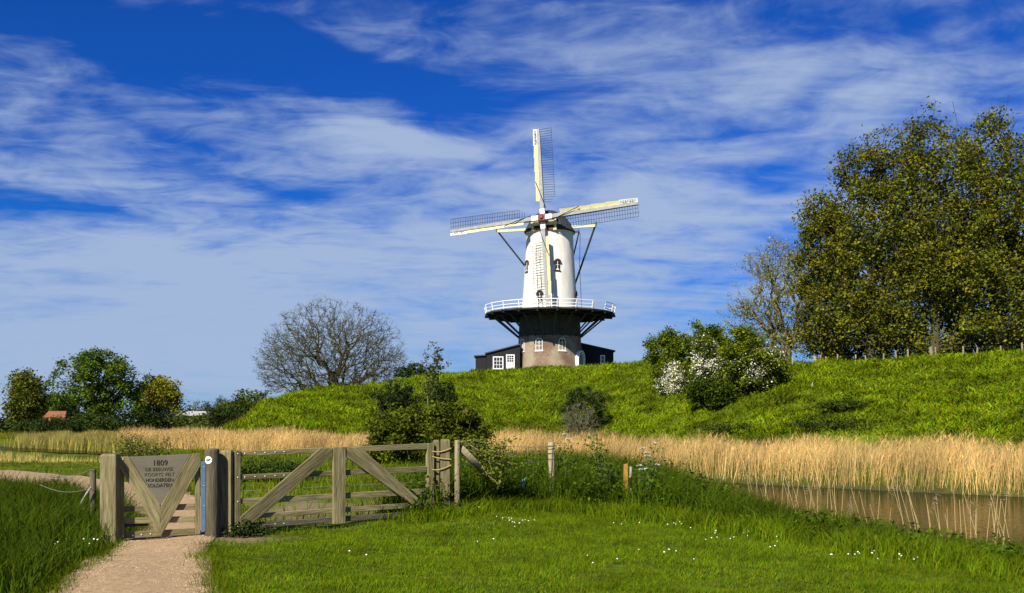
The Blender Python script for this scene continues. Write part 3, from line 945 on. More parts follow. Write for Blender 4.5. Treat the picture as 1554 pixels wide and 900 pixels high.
def text_part(txt, kx, z, h, m, parent, pl, d, bold=.0, sx=1.0, sp=1.0):
    cu = bpy.data.curves.new('lettering', 'FONT')
    cu.body = txt; cu.size = 1.0; cu.align_x = 'CENTER'; cu.align_y = 'CENTER'
    cu.space_character = sp; cu.offset = bold; cu.extrude = .004 / h
    to = bpy.data.objects.new('lettering', cu)
    C.objects.link(to)
    bpy.context.view_layer.update()
    me = bpy.data.meshes.new_from_object(to.evaluated_get(bpy.context.evaluated_depsgraph_get()))
    bpy.data.objects.remove(to)
    me.name = 'lettering'
    me.materials.clear()
    o = obj('lettering', me, m, parent)
    M = Matrix((pl.e, Vector((0, 0, 1)), pl.n)).transposed().to_4x4() @ Matrix.Diagonal((h * sx, h, h, 1))
    M.translation = pl.A + pl.e * kx + Vector((0, 0, z)) + pl.n * d
    pw = parent
    o.matrix_local = (pw.matrix_local.inverted() @ Matrix.Translation(-Vector(pgate.location))) @ M
    return o
bpy.context.view_layer.update()
for txt, cx_, cy_, hh, m, sx_, b in (('1809', 411, 184, 66, M_DARKINK, .95, .006), ('DE ZEEUWSE', 402, 238, 41, M_GREENINK, .94, .0), ('KOORTS VELT', 406, 283, 41, M_GREENINK, .92, .0),
                                ('HONDERDEN', 406, 329, 42, M_DARKINK, .86, .006), ('SOLDATEN', 408, 375, 43, M_DARKINK, .90, .006)):
    k, z = zp(cx_, cy_)
    text_part(txt, k, z, hh / 5.625 * 14.5 / F, m, panel, PG, .0265, b, sx_)
for x_, y_ in ((93, 153), (93, 808), (175, 802), (252, 797), (330, 790)):
    k, z = zp(x_, y_)
    bolt(PG, k, z, .045 if y_ < 200 else -.004 if x_ < 104 else -.021, pgate, .015)
# blue stop strip fixed to the gate edge
k0, z0 = zp(757, 170); k1, z1 = zp(797, 768)
strip = board('closing_plate', PG, [(k0, z0), (k1, z0), (k1, z1 + .02), (k1 - .02, z1), (k0, z1)], .05, .068, M_BLUE, pgate, .003, along=(0, 1))
for y_ in (215, 375, 545):
    k, z = zp(783, y_)
    bolt(PG, k, z, .068, pgate, .009)

# -- posts
def square_post(px, Y, w, ztop, label, m=M_WOOD, yaw=0, round_=False, depth=None):
    b = at(px, Y)
    e = empty('gate_post', (b.x, b.y, b.z), label, 'post')
    m_ = MB()
    hgt = ztop - b.z
    if round_:
        pts = [(0, 0, -.35), (0, 0, hgt * .5), (0, 0, hgt - .05), (0, 0, hgt - .02), (0, 0, hgt)]
        V = []
        m_.tube(pts, [w / 2, w / 2 * .99, w / 2 * .985, w / 2 * .96, w / 2 * .80], 24)
        me_v = [(v[2], v[0], v[1]) for v in m_.v]
    else:
        d = depth or w
        c_, c2 = w / 2, d / 2
        ch = .025
        V = []
        for z, s in ((-.35, 1), (hgt - ch, 1), (hgt, 1 - ch * 1.6 / w)):
            V += [(-c_ * s, -c2 * s, z), (c_ * s, -c2 * s, z), (c_ * s, c2 * s, z), (-c_ * s, c2 * s, z)]
        m_.add(V, [(0, 1, 2, 3), (8, 9, 10, 11)] + [(4 * i + j, 4 * i + (j + 1) % 4, 4 * i + 4 + (j + 1) % 4, 4 * i + 4 + j) for i in (0, 1) for j in range(4)])
        me_v = [(v[2], v[0], v[1]) for v in m_.v]
    # local X is up, so the grain runs up the post
    me = bpy.data.meshes.new('post')
    me.from_pydata(me_v, [], m_.f); me.update()
    o = obj('post', me, m, e)
    o.matrix_local = Matrix.Rotation(R(yaw), 4, 'Z') @ Matrix(((0, 1, 0, 0), (0, 0, 1, 0), (1, 0, 0, 0), (0, 0, 0, 1)))
    bv = o.modifiers.new('bevel', 'BEVEL'); bv.width = .012; bv.segments = 2; bv.limit_method = 'ANGLE'
    if round_:
        me.polygons.foreach_set('use_smooth', np.ones(len(me.polygons), bool))
        bv.width = .004
    return e
p1 = square_post(167.5, 14.25, .225, wz(688.5, 14.25), 'thick square wooden post carrying the hinges of the walkers gate', yaw=4)
p2 = square_post(321.8, 14.80, .218, wz(681, 14.72), 'thick round wooden post with a white dog sticker', M_WOODD, round_=True)
p3 = square_post(345, 15.05, .19, wz(683, 15.05), 'square wooden post carrying the hinges of the wide field gate', yaw=-6)
p4 = square_post(676, 17.15, .17, wz(666.5, 17.15), 'wide wooden latch post with split face wound with rope', depth=.16)
p4b = square_post(662.3, 17.2, .115, wz(667.5, 17.2), 'narrow wooden post roped tight against a wider latch post', depth=.14)
# hinge pins between small gate and its post
for pl_, k_, zs, par in ((PG, zp(48, 200)[0], (zp(48, 205)[1], zp(48, 720)[1]), pgate),):
    for z in zs:
        MB().beam(PG.A + PG.e * (k_ - .03) + Vector((0, 0, z)), PG.A + PG.e * (k_ + .42) + Vector((0, 0, z)) - PG.n * .08, .012, .045).build('hinge_strap', M_IRON, par)
# sticker: white disc with a small dark dog, curved round the post
c = Vector((p2.location.x, p2.location.y, 0)); rp_ = .1125
zc_ = wz(698.5, 14.62) 
def on_post(s, z, r=rp_):
    a = s / rp_ - R(12)
    return Vector((c.x + math.sin(a) * r, c.y - math.cos(a) * r, zc_ + z))
V = [on_post(0, 0, rp_ + .003)] + [on_post(.057 * math.cos(q * math.pi / 14), .057 * math.sin(q * math.pi / 14), rp_ + .003) for q in range(28)]
stk = MB().add(V, [(0, 1 + q, 1 + (q + 1) % 28) for q in range(28)]).build('sticker', mat('white_sticker', (.85, .85, .83), .4, .05, 5), p2)
dog = [(-.032, .004), (-.026, -.004), (-.022, -.024), (-.015, -.024), (-.012, -.008), (.006, -.008), (.009, -.024), (.016, -.024), (.016, -.002), (.022, .010), (.034, .010), (.034, .018), (.022, .026), (.014, .016), (.008, .010), (-.018, .010), (-.03, .018)]
MB().add([on_post(x_, z_, rp_ + .006) for x_, z_ in dog], [tuple(range(len(dog)))]).build('dog_symbol', M_BLACK, stk)

# -- wide field gate
FG = Plane((wx(355, 15.05), 15.05), (wx(657, 17.1), 17.1))
def zf(x, y): return FG.at(340 + x / 4.0895, 640 + y / 4.0895)
fgate = empty('field_gate', (FG.A.x, FG.A.y, 0), 'wide weathered five bar field gate with two diagonal braces', 'gate')
def frect(x0, x1, yl0, yl1, yr0, yr1): return [zf(x0, yl0), zf(x1, yr0), zf(x1, yr1), zf(x0, yl1)]
board('stile', FG, frect(62, 97, 182, 640, 181, 636), -.045, .045, M_WOOD, fgate)
board('stile', FG, frect(1258, 1296, 134, 545, 132, 540), -.045, .045, M_WOOD, fgate)
RAILS = [((183, 213), (134, 170)), ((329, 360), (276, 311)), ((478, 511), (414, 450)), ((577, 606), (496, 529)), ((632, 667), (550, 582))]
for (l, r) in RAILS:
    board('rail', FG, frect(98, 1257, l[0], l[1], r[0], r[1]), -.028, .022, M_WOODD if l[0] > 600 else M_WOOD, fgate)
board('middle_post', FG, frect(667, 741, 158, 634, 154, 628), .024, .085, M_WOOD, fgate)
board('brace', FG, [zf(90, 592), zf(586, 166), zf(664, 163), zf(664, 206), zf(216, 588), zf(134, 652), zf(96, 652)], .024, .07, M_WOOD, fgate, along=(zf(586, 166)[0] - zf(90, 592)[0], zf(586, 166)[1] - zf(90, 592)[1]))
board('brace', FG, [zf(744, 160), zf(836, 160), zf(1222, 498), zf(1222, 560), zf(744, 214)], .024, .07, M_WOOD, fgate, along=(zf(1222, 498)[0] - zf(836, 160)[0], zf(1222, 498)[1] - zf(836, 160)[1]))
for i, (l, r) in enumerate(RAILS):
    if i == 3: continue
    for x_ in (127, 190, 252, 315, 370):
        if i >= 2 and x_ in (190, 127) : continue
        k, z = zf(x_, (l[0] + l[1]) / 2 + (x_ - 98) * ((r[0] - l[0]) / 1159) - (0))
        bolt(FG, k, z, .022, fgate, .0125)
    k, z = zf(80, (l[0] + l[1]) / 2)
    bolt(FG, k, z, .045, fgate, .012)
    MB().beam(FG.A + FG.e * (zf(52, 200)[0]) + Vector((0, 0, z)), FG.A + FG.e * (zf(66, 200)[0]) + Vector((0, 0, z)) , .05, .05).build('hinge', M_IRON, fgate)
for x_, y_ in ((700, 190), (700, 330), (700, 460), (700, 600)):
    pass
# a strand of wire along the gate, thin and pale
pts = []
for t_ in np.linspace(0, 1, 14):
    k, z = zf(100 + t_ * 1200, 430 - 62 * t_)
    pts.append(FG.A + FG.e * k + Vector((0, 0, z)) + FG.n * (.03 if t_ not in (0, 1) else .03))
MB().tube(pts, .003, 4).build('wire', M_WIRE, fgate)

# rope round the latch posts
rope = empty('rope', (p4.location.x, p4.location.y, .9), 'straw coloured rope looped round the split latch post', 'rope')
def loop(zl, zr, sag):
    pts = []
    x0, x1, y0, y1 = p4b.location.x - .072, p4.location.x + .10, p4.location.y - .10, p4.location.y + .10
    for q in range(21):
        t_ = q / 20
        if t_ < .6:
            s = t_ / .6
            pts.append((x0 + (x1 - x0) * s, y0 - .004, zl + (zr - zl) * s - sag * math.sin(math.pi * s)))
        else:
            s = (t_ - .6) / .4
            pts.append((x1 + .01 * math.sin(math.pi * s) - (x1 - x0) * s, y0 + (y1 - y0) * min(1, 4 * s, 4 * (1 - s) + .0), zr + (zl - zr) * s))
    return pts
for zl, zr, sg in ((1.24, 1.29, .03), (1.15, 1.10, .01), (.92, 1.0, .03)):
    MB().tube(loop(zl, zr, sg), .011, 6).build('strand', M_ROPE, rope)

# -- small round posts and wire fence right of the gate
def round_post(name, px, Y, dia, py_top, parent=None, label=None, m=M_WOODP, lean=(0, 0), group=None):
    b = at(px, Y)
    top = wz(py_top, Y)
    L_ = top - b.z
    m_ = MB()
    m_.tube([(0, 0, -.3), (0, 0, L_ * .45), (0, 0, L_ - .015), (0, 0, L_)], [dia / 2 * 1.04, dia / 2, dia / 2 * .97, dia / 2 * .86], 14)
    me = bpy.data.meshes.new(name)
    me.from_pydata([(v[2], v[0], v[1]) for v in m_.v], [], m_.f); me.update()
    me.polygons.foreach_set('use_smooth', np.ones(len(me.polygons), bool))
    o = obj(name, me, m, parent)
    M = Matrix.Rotation(R(lean[0]), 4, 'Y') @ Matrix.Rotation(R(lean[1]), 4, 'X') @ Matrix(((0, 1, 0, 0), (0, 0, 1, 0), (1, 0, 0, 0), (0, 0, 0, 1)))
    M.translation = b - (origin(parent) if parent is not None else Vector((0, 0, 0)))
    o.matrix_local = M
    if label: tag(o, label, 'post', group)
    return o
b = at(694, 17.1)
wf = empty('wire_fence', b, 'low wire fence with pale round posts and a slanting strut in the tall grass', 'fence')
round_post('post', 694, 17.1, .10, 668, wf)
round_post('post', 838.5, 20.2, .135, 671, wf, lean=(-1.5, 0))
sa, sb = Vector((wx(700, 17.15), 17.15, wz(681, 17.15))), Vector((wx(745, 18.2), 18.2, wz(727, 18.2)))
MB().tube([sa, sb], .062, 12).build('strut', M_WOODP, wf, smooth=True)
for z0, z1 in ((672, 678), (681, 688), (704, 699)):
    A_, B_ = Vector((wx(694, 17.04), 17.03, wz(z0, 17.03))), Vector((wx(838, 20.1), 20.12, wz(z1, 20.12)))
    pts = [A_.lerp(B_, t_) - Vector((0, 0, .03 * math.sin(math.pi * t_))) for t_ in np.linspace(0, 1, 9)]
    MB().tube(pts, .0045, 5).build('wire', M_WIRE, wf)
b_ = at(838.5, 20.2)
for py in (677, 681, 688, 697):
    z_ = wz(py, 20.2)
    cx0 = b_.x - .02 - (z_ - b_.z - .6) * .026
    MB().tube([(cx0 + .071 * math.cos(q), b_.y + .071 * math.sin(q), z_ + .008 * math.sin(q * 2 + py)) for q in np.linspace(0, 6.283, 15)], .005, 5).build('wire_wrap', M_IRON, wf)
lp = round_post('fence_post', 141, 16.6, .105, 712, None, 'short dark round post with a wire tied on, left of the walkers gate', M_WOODD)
mb = MB()
A_ = Vector((wx(139, 16.5), 16.5, wz(741, 16.5)))
lw = empty('fence_wire', A_, 'slack wire running from the short round post into tall grass', 'wire')
for dz, m_ in ((0, M_WIRE), (.32, M_WIRE)):
    B_ = at(60, 18.5) + Vector((0, 0, .55 + dz * .5))
    pts = [(A_ + Vector((0, 0, dz))).lerp(B_, t_) - Vector((0, 0, .1 * math.sin(math.pi * t_))) for t_ in np.linspace(0, 1, 9)]
    MB().tube(pts, .0045, 5).build('strand', m_, lw)
MB().tube([A_ + Vector((.0, -.02, .03)), A_ + Vector((-.06, -.05, -.08)), A_ + Vector((-.17, -.05, -.26))], [.012, .016, .009], 6).build('tape_end', M_OLDWHITE, lw)
# short marker posts among the grass
b = at(949.5, 18.6)
MB().prism([(b.x - .045, b.y, b.z - .2), (b.x + .045, b.y, b.z - .2), (b.x + .045, b.y, wz(703.5, 18.6)), (b.x - .035, b.y, wz(705, 18.6))], (0, .07, 0)).build('marker_post', M_ORANGE, None, bevel=.006)
tag(bpy.data.objects['marker_post'], 'short ochre coloured post standing in the tall grass', 'post')
b = at(957, 18.4)
wp = empty('white_post', b, 'small black and white banded post beside the ochre post', 'post')
zt = wz(708, 18.4)
for i in range(5):
    z0 = b.z - .1 + (zt - b.z + .1) * i / 5; z1 = b.z - .1 + (zt - b.z + .1) * (i + 1) / 5
    MB().tube([(b.x, b.y, z0), (b.x + .004, b.y, z1)], .024, 10).build('band', M_OLDWHITE if i % 2 == 0 else M_BLACK, wp)
# pale blue tub in the grass
b = at(793, 18.9)
tb = MB()
zb = wz(737, 18.9)
V, Fc = [], []
for r_, z_ in ((.062, -.06), (.075, .04), (.085, .10), (.088, .115), (.074, .11), (.062, .0), (.0, -.01)):
    V += [(b.x + r_ * math.cos(q * math.pi / 8) * .8, b.y + r_ * math.sin(q * math.pi / 8), zb + z_ + r_ * math.cos(q * math.pi / 8) * .45) for q in range(16)]
for i in range(6):
    for q in range(16):
        Fc.append((i * 16 + q, i * 16 + (q + 1) % 16, i * 16 + 16 + (q + 1) % 16, i * 16 + 16 + q))
Fc.append(tuple(range(15, -1, -1)))
tb.add(V, Fc)
tub = tb.build('plastic_tub', M_TEAL, None, smooth=True)
tag(tub, 'pale blue plastic tub half hidden in the tall grass', 'tub')

# fence along the rampart crest
cf = empty('pasture_fence', at(1300, 82), 'row of short pale fence posts along the rampart crest under the big trees', 'fence')
cpx = [1203, 1238, 1245, 1255, 1271, 1299, 1315, 1341, 1361, 1378, 1414, 1421, 1462, 1482, 1520, 1552]
cpy = [542, 541, 542, 543, 538, 542, 541, 541, 535, 536, 531, 532, 528, 529, 527, 525]
prev = None
for i, (a, y_) in enumerate(zip(cpx, cpy)):
    Y = float(np.interp(a, DI_P, DI_Y)) - .5 + (i % 3) * .4
    b = at(a, Y)
    top = Vector((b.x + random.uniform(-.12, .12), b.y, max(wz(y_, Y), b.z + .75)))
    MB().tube([b - Vector((0, 0, .3)), top], .065 if a not in (1238, 1414) else .14, 8).build('post', M_WOODP, cf)
    if prev is not None:
        MB().tube([prev - Vector((0, 0, .15)), top - Vector((0, 0, .15))], .0025, 4).build('wire', M_WIRE, cf)
    prev = top
b = hit(1231, 590)
MB().beam(b - Vector((0, 0, .2)), b + Vector((.10, 0, .5)), .10, .05).build('marker_board', M_OLDWHITE)
tag(bpy.data.objects['marker_board'], 'tiny white marker board leaning on the rampart slope', 'marker')

# ------------------------------------------------------------------ trees and shrubs
def grow(root, targets, bf):
    """minimum spanning tree with a penalty on path length: gives natural branching"""
    P = np.vstack([root, targets]); nr = len(root)
    par = np.full(len(P), -1); plen = np.zeros(len(P))
    for i in range(1, nr):
        par[i] = i - 1; plen[i] = plen[i - 1] + np.linalg.norm(P[i] - P[i - 1])
    T = np.arange(nr, len(P))
    best = np.full(len(P), 1e18); bp = np.zeros(len(P), int); bd = np.zeros(len(P))
    order = list(range(nr))
    alive = np.ones(len(T), bool)
    def relax(i):
        d = np.linalg.norm(P[T] - P[i], axis=1)
        c = d + bf * (plen[i] + d)
        b = (c < best[T]) & alive
        best[T[b]] = c[b]; bp[T[b]] = i; bd[T[b]] = d[b]
    for i in range(nr): relax(i)
    for _ in range(len(T)):
        j = np.argmin(np.where(alive, best[T], 1e18))
        t = T[j]
        alive[j] = False
        par[t] = bp[t]; plen[t] = plen[bp[t]] + bd[t]
        order.append(t)
        relax(t)
    return P, par, order
def tree_tubes(P, par, order, r_tip, r_root, nr):
    cnt = np.zeros(len(P)); has = np.zeros(len(P), bool)
    for i in order:
        if par[i] >= 0: has[par[i]] = True
    cnt[~has] = 1
    for i in reversed(order):
        if par[i] >= 0: cnt[par[i]] += cnt[i]
    p = math.log(r_root / r_tip) / math.log(max(cnt.max(), 2))
    rad = r_tip * cnt ** p
    e = np.array([i for i in order if par[i] >= 0])
    A, B = P[par[e]], P[e]
    ra, rb = np.minimum(rad[par[e]], rad[e] * 1.5), rad[e]
    d = B - A; L_ = np.linalg.norm(d, axis=1, keepdims=True) + 1e-9; d = d / L_
    ref = np.where(np.abs(d[:, 2:3]) < .9, np.array([[0, 0, 1.]]), np.array([[1., 0, 0]]))
    x = np.cross(d, ref); x /= np.linalg.norm(x, axis=1, keepdims=True); y = np.cross(d, x)
    Vs, Qs, base = [], [], 0
    for big in (False, True):
        s = (rb > r_tip * 6) if big else (rb <= r_tip * 6)
        if not s.any(): continue
        k = 7 if big else 3
        n = s.sum()
        V = np.zeros((n, 2 * k, 3))
        for q in range(k):
            a = 2 * math.pi * q / k
            o_ = x[s] * math.cos(a) + y[s] * math.sin(a)
            V[:, q] = A[s] + o_ * ra[s][:, None]
            V[:, k + q] = B[s] + d[s] * (rb[s] * .35)[:, None] + o_ * rb[s][:, None]
        f = np.array([(q, (q + 1) % k, k + (q + 1) % k, k + q) for q in range(k)])
        Qs.append((f[None] + (np.arange(n) * 2 * k)[:, None, None] + base).reshape(-1, 4))
        Vs.append(V.reshape(-1, 3)); base += n * 2 * k
    return np.vstack(Vs), np.vstack(Qs), ~has
def leaves(P, size, col, var=.25, upbias=.35, aspect=.62, hue=.12):
    """one folded four-point leaf per point"""
    n = len(P)
    nrm = rng.normal(size=(n, 3)); nrm[:, 2] = np.abs(nrm[:, 2]) + upbias
    nrm /= np.linalg.norm(nrm, axis=1, keepdims=True)
    t = np.cross(nrm, rng.normal(size=(n, 3))); t /= np.linalg.norm(t, axis=1, keepdims=True)
    b = np.cross(nrm, t)
    s = (size * rng.uniform(.6, 1.35, n))[:, None]
    V = np.stack([P - t * s * .5, P + b * s * aspect * .5 + nrm * s * .10, P + t * s * .5, P - b * s * aspect * .5 + nrm * s * .10], 1)
    Q = np.arange(n * 4).reshape(n, 4)
    T = np.vstack([Q[:, (0, 1, 2)], Q[:, (0, 2, 3)]])
    c = np.array(col)[None] * rng.uniform(1 - var, 1 + var, (n, 1)) if np.ndim(col) == 1 else np.asarray(col) * rng.uniform(1 - var, 1 + var, (n, 1))
    c = c * np.stack([rng.uniform(1 - hue, 1 + hue * 1.6, n), np.ones(n), rng.uniform(.7, 1.3, n)], -1)
    return V.reshape(-1, 3), T, np.repeat(c, 4, 0)
def blob_points(n, ells, seed, gap=.42, gscale=1.0, shell=.55, lumps=(.80, .42)):
    """points inside a union of ellipsoids (cx,cy,cz,rx,ry,rz), thinned by noise so that clumps and gaps appear"""
    r_ = np.random.default_rng(seed)
    vol = np.array([e[3] * e[4] * e[5] for e in ells]) ** .8; vol = vol / vol.sum()
    out = []
    got = 0
    while got < n:
        k = r_.choice(len(ells), size=n * 2, p=vol)
        E = np.array(ells)[k]
        u = r_.normal(size=(n * 2, 3)); u /= np.linalg.norm(u, axis=1, keepdims=True)
        rad = r_.uniform(0, 1, n * 2) ** (1 / 3 * shell)
        # uneven outline
        lump = lumps[0] + lumps[1] * vnoise(np.arctan2(u[:, 1], u[:, 0]) * 3.2 + 9, u[:, 2] * 4.5 + 7, seed + 5)
        p = E[:, :3] + u * rad[:, None] * E[:, 3:] * lump[:, None]
        g = (vnoise(p[:, 0] * gscale + 31, p[:, 2] * gscale + p[:, 1] * .6 * gscale, seed) + vnoise(p[:, 1] * gscale, p[:, 0] * gscale * .7 + p[:, 2] * gscale, seed + 3)) / 2
        p = p[g > gap]
        out.append(p); got += len(p)
    return np.vstack(out)[:n]
def tree(name, label, cat, base, ells, ntarget, seed, trunk_h, r_root, r_tip, bf, nleaf=0, lsize=.2, lcol=(.06, .1, .01), spread=.3, bark=M_BARK, gap=.42, gscale=.6, group=None, twigs=0, blossom=None, trunks=1, lvar=.28, shell=.55, jit=1.0, trans=None, clump=.5, lumps=(.80, .42), hue=.12):
    """base: ground point; ells are relative to it"""
    base = np.array(base)
    e = empty(name, base, label, cat, group)
    tg = blob_points(ntarget, ells, seed, gap, gscale, shell, lumps)
    tg = tg[tg[:, 2] > min(.15, .1 * max(q[2] + q[5] for q in ells))]
    rr = np.random.default_rng(seed + 1)
    nseg = 5
    Vall, Qall, tips, off, nodes = [], [], [], 0, []
    assign = rr.integers(0, trunks, len(tg)) if trunks > 1 else np.zeros(len(tg), int)
    if trunks > 1:
        angs = np.linspace(0, 6.283, trunks, endpoint=False) + rr.uniform(0, 1)
        cs = np.stack([np.cos(angs), np.sin(angs)], -1) * .22 * max(ells[0][3], 1)
        assign = np.argmin(((tg[:, None, :2] - cs[None] * 2.2) ** 2).sum(-1) + rr.uniform(0, .5, (len(tg), trunks)), axis=1)
    for k in range(trunks):
        t_ = tg[assign == k]
        if len(t_) < 3: continue
        foot = cs[k] * .35 if trunks > 1 else np.zeros(2)
        topo = cs[k] * .9 if trunks > 1 else rr.uniform(-.05, .05, 2) * trunk_h
        root = np.array([[foot[0] + (topo[0] - foot[0]) * s + rr.uniform(-.02, .02) * trunk_h * (s > 0), foot[1] + (topo[1] - foot[1]) * s, -.25 + (trunk_h + .25) * s] for s in np.linspace(0, 1, nseg)])
        P, par, order = grow(root, t_, bf)
        P[nseg:] += rr.normal(size=(len(P) - nseg, 3)) * .04 * jit
        V, Q, tip = tree_tubes(P, par, order, r_tip, r_root / math.sqrt(trunks), nseg)
        Vall.append(V); Qall.append(Q + off); off += len(V)
        tips.append(P[tip]); nodes.append(P[nseg:])
    V, Q = np.vstack(Vall), np.vstack(Qall)
    tips = np.vstack(tips); nodes = np.vstack(nodes)
    if twigs:       # fine end twigs: thin two-triangle slivers
        src = nodes[rr.integers(0, len(nodes), twigs)]
        cen = np.array([np.mean([q[0] for q in ells]), np.mean([q[1] for q in ells]), max(0, min(q[2] - q[5] for q in ells))])
        dr = src - cen; dr /= np.linalg.norm(dr, axis=1, keepdims=True)
        dr = dr + rr.normal(size=dr.shape) * .55; dr /= np.linalg.norm(dr, axis=1, keepdims=True)
        L_ = rr.uniform(.35, 1.0, (twigs, 1)) * spread * 2.2
        sd = np.cross(dr, rr.normal(size=dr.shape)); sd /= np.linalg.norm(sd, axis=1, keepdims=True)
        w = r_tip * .8
        TV = np.stack([src - sd * w, src + sd * w, src + dr * L_ + sd * w * .5, src + dr * L_ - sd * w * .5], 1)
        Q = np.vstack([Q, np.arange(twigs * 4).reshape(-1, 4) + len(V)])
        V = np.vstack([V, TV.reshape(-1, 3)])
    npobj('trunk', V + base, None, Q, bark, e)
    if nleaf:
        k = max(1, nleaf // len(tg))
        pool = nodes[rr.permutation(len(nodes))[:max(12, int(len(nodes) * clump))]]
        wgt = rr.uniform(.3, 1.7, len(pool)); wgt /= wgt.sum()
        pick = rr.choice(len(pool), nleaf, p=wgt)
        ctr = pool[pick]
        p = ctr + rr.normal(size=(nleaf, 3)) * spread * np.array([1, 1, .8])
        cl_c = .70 + .60 * vnoise(p[:, 0] * gscale * 1.6 + 5, p[:, 2] * gscale * 1.6 + p[:, 1] * gscale, seed + 40)
        tone = rr.uniform(.72, 1.3, len(pool))[pick]
        col = np.array(lcol)[None] * (cl_c * tone)[:, None]
        ok = p[:, 2] > .03
        p, col = p[ok], col[ok]
        col = col * np.stack([rr.uniform(1 - hue, 1 + hue, len(pool))[pick][ok], np.ones(len(p)), np.ones(len(p))], -1)
        LV, LT, LC = leaves(p, lsize, col, lvar)
        npobj('crown', LV + base, LT, None, M_LEAF, e, col=LC)
    if blossom:
        nb, ctrs, size = blossom
        P_ = []
        for (bx, by, bz, br) in ctrs:
            d = np.linalg.norm(nodes - np.array([bx, by, bz]), axis=1)
            cand = nodes[d < br]
            if len(cand) == 0: continue
            m_ = int(nb * br ** 2 / sum(q[3] ** 2 for q in ctrs))
            q = cand[rr.integers(0, len(cand), m_)] + rr.normal(size=(m_, 3)) * spread * .9
            q[:, 1] -= rr.uniform(0, spread, m_)
            P_.append(q)
        P_ = np.vstack(P_)
        LV, LT, LC = leaves(P_, size, (.74, .73, .55), .12, .5, .9, .04)
        npobj('blossom', LV + base, LT, None, M_PETAL, e, col=LC)
    return e

# bare round-crowned tree behind the left shoulder of the rampart
YB = 122.0
s = YB / F
bb = at(505, YB); bb.z = wz(598, YB)
tree('bare_tree', 'round crowned tree with bare dark branches behind the left end of the rampart', 'tree', bb,
     [(0, 0, 4.0, 9.4, 8.5, 7.4), (0, 0, 3.4, 9.0, 8.0, 5.5)], 6500, 11, 1.8, .66, .017, .38,
     nleaf=12000, lsize=.14, lcol=(.12, .14, .04), spread=.30, gap=.22, gscale=.8, twigs=17000, shell=.75, clump=1.0, lumps=(.93, .14))
# half-leafed willow right of the hawthorns
YW = 97.0
bw = at(1192, YW)
tree('willow', 'half bare willow with thin yellow green foliage beside the big dark trees', 'tree', bw,
     [(-.9, 0, 8.0, 3.9, 3.4, 4.4), (-3.4, 0, 5.6, 2.7, 2.4, 2.2), (-.9, 0, 9.8, 3.0, 2.6, 3.0), (1.2, 0, 5.2, 2.6, 2.6, 3.2), (-1.4, 0, 2.4, 2.9, 2.4, 1.5)], 1500, 12, 3.0, .60, .020, .6,
     nleaf=7500, lsize=.17, lcol=(.27, .30, .03), spread=.30, gap=.36, gscale=.8, twigs=4500, shell=.9, bark=mat('willow_bark', (.17, .145, .08), .9, .5, 3))
# big leafy trees on the right
OL = (.138, .150, .010)
for i, (px, Y, ptop, rx, lab) in enumerate(((1250, 88, 282, 2.7, 'slim olive leafed tree at the willow end of the tall row'),
                                       (1322, 86, 190, 4.1, 'tall broad olive leafed tree next to the slim one in the row'),
                                       (1420, 83, 160, 4.3, 'tallest olive leafed tree in the middle of the dense row'),
                                       (1512, 84, 163, 4.0, 'tall olive leafed tree with upright crown near the row end'),
                                       (1610, 84, 160, 4.2, 'last olive leafed tree closing the dense row'))):
    b = at(px, Y)
    top = wz(ptop, Y) - b.z
    el_ = [(-.45 * rx, .3, top * .52, rx * .5, rx * .6, top * .40), (.05 * rx, -.3, top * .58, rx * .5, rx * .6, top * .42), (.5 * rx, .2, top * .50, rx * .5, rx * .6, top * .40), (0, 0, top * .50, rx * .95, rx * .9, top * .42), (-.3 * rx, .2, top * .30, rx * .95, rx * .9, top * .26), (.3 * rx, -.2, top * .38, rx * .9, rx * .9, top * .30), (.1 * rx, 0, top * .15, rx * .9, rx * .8, top * .14), (-.15 * rx, 0, top * .80, rx * .55, rx * .55, top * .17)]
    tree('leafy_tree', lab, 'tree', b, el_, 2600 if rx > 3 else 1200, 30 + i, top * .30, .42, .022, .62,
         nleaf=37000 if rx > 3 else 17000, lsize=.27, lcol=OL, spread=.40, gap=.39, gscale=.7, clump=.42, hue=.15, group='tall trees on the rampart', lvar=.33, shell=.8, trunks=1)
# undergrowth below them
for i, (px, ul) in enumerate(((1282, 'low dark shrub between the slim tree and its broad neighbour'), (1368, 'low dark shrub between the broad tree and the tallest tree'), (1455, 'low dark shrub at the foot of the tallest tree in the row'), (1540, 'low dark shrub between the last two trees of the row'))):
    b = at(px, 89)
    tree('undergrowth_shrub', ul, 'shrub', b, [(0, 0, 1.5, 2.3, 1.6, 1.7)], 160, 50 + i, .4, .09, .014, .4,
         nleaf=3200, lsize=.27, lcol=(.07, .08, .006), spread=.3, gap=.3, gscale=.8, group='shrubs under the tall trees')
# hawthorns on the slope
HG = (.100, .142, .005)
def haw(px, py, label, w, h, seed, nl, bl=None, col=HG, depth=None):
    b = hit(px, py); w *= .77; h *= .70
    bl = bl and (bl[0], [(c_[0] * .77, c_[1] * .77, c_[2] * .68, c_[3] * .8) for c_ in bl[1]], bl[2])
    return tree('hawthorn', label, 'shrub', b, [(0, 0, h * .52, w * .5, (depth or w) * .45, h * .5), (-.12 * w, -.1, h * .70, w * .36, w * .35, h * .3), (.15 * w, 0, h * .36, w * .42, w * .38, h * .34)], 330, seed, .5, .11, .013, .45,
                nleaf=int(nl * 2.3), lsize=.21, lcol=col, spread=.24, gap=.28, gscale=1.1, blossom=bl, group='hawthorns on the rampart slope', shell=.7)
haw(1017, 588, 'rounded green hawthorn rising above the white flowering one', 5.6, 7.0, 61, 7000)
haw(1019, 598, 'small hawthorn covered in white blossom at the lower left of the clump', 3.6, 4.1, 62, 2300, (5200, [(-.1, -.6, 1.2, 1.5), (.1, -.5, 2.6, 1.2), (-.3, -.8, .9, 1.2)], .14))
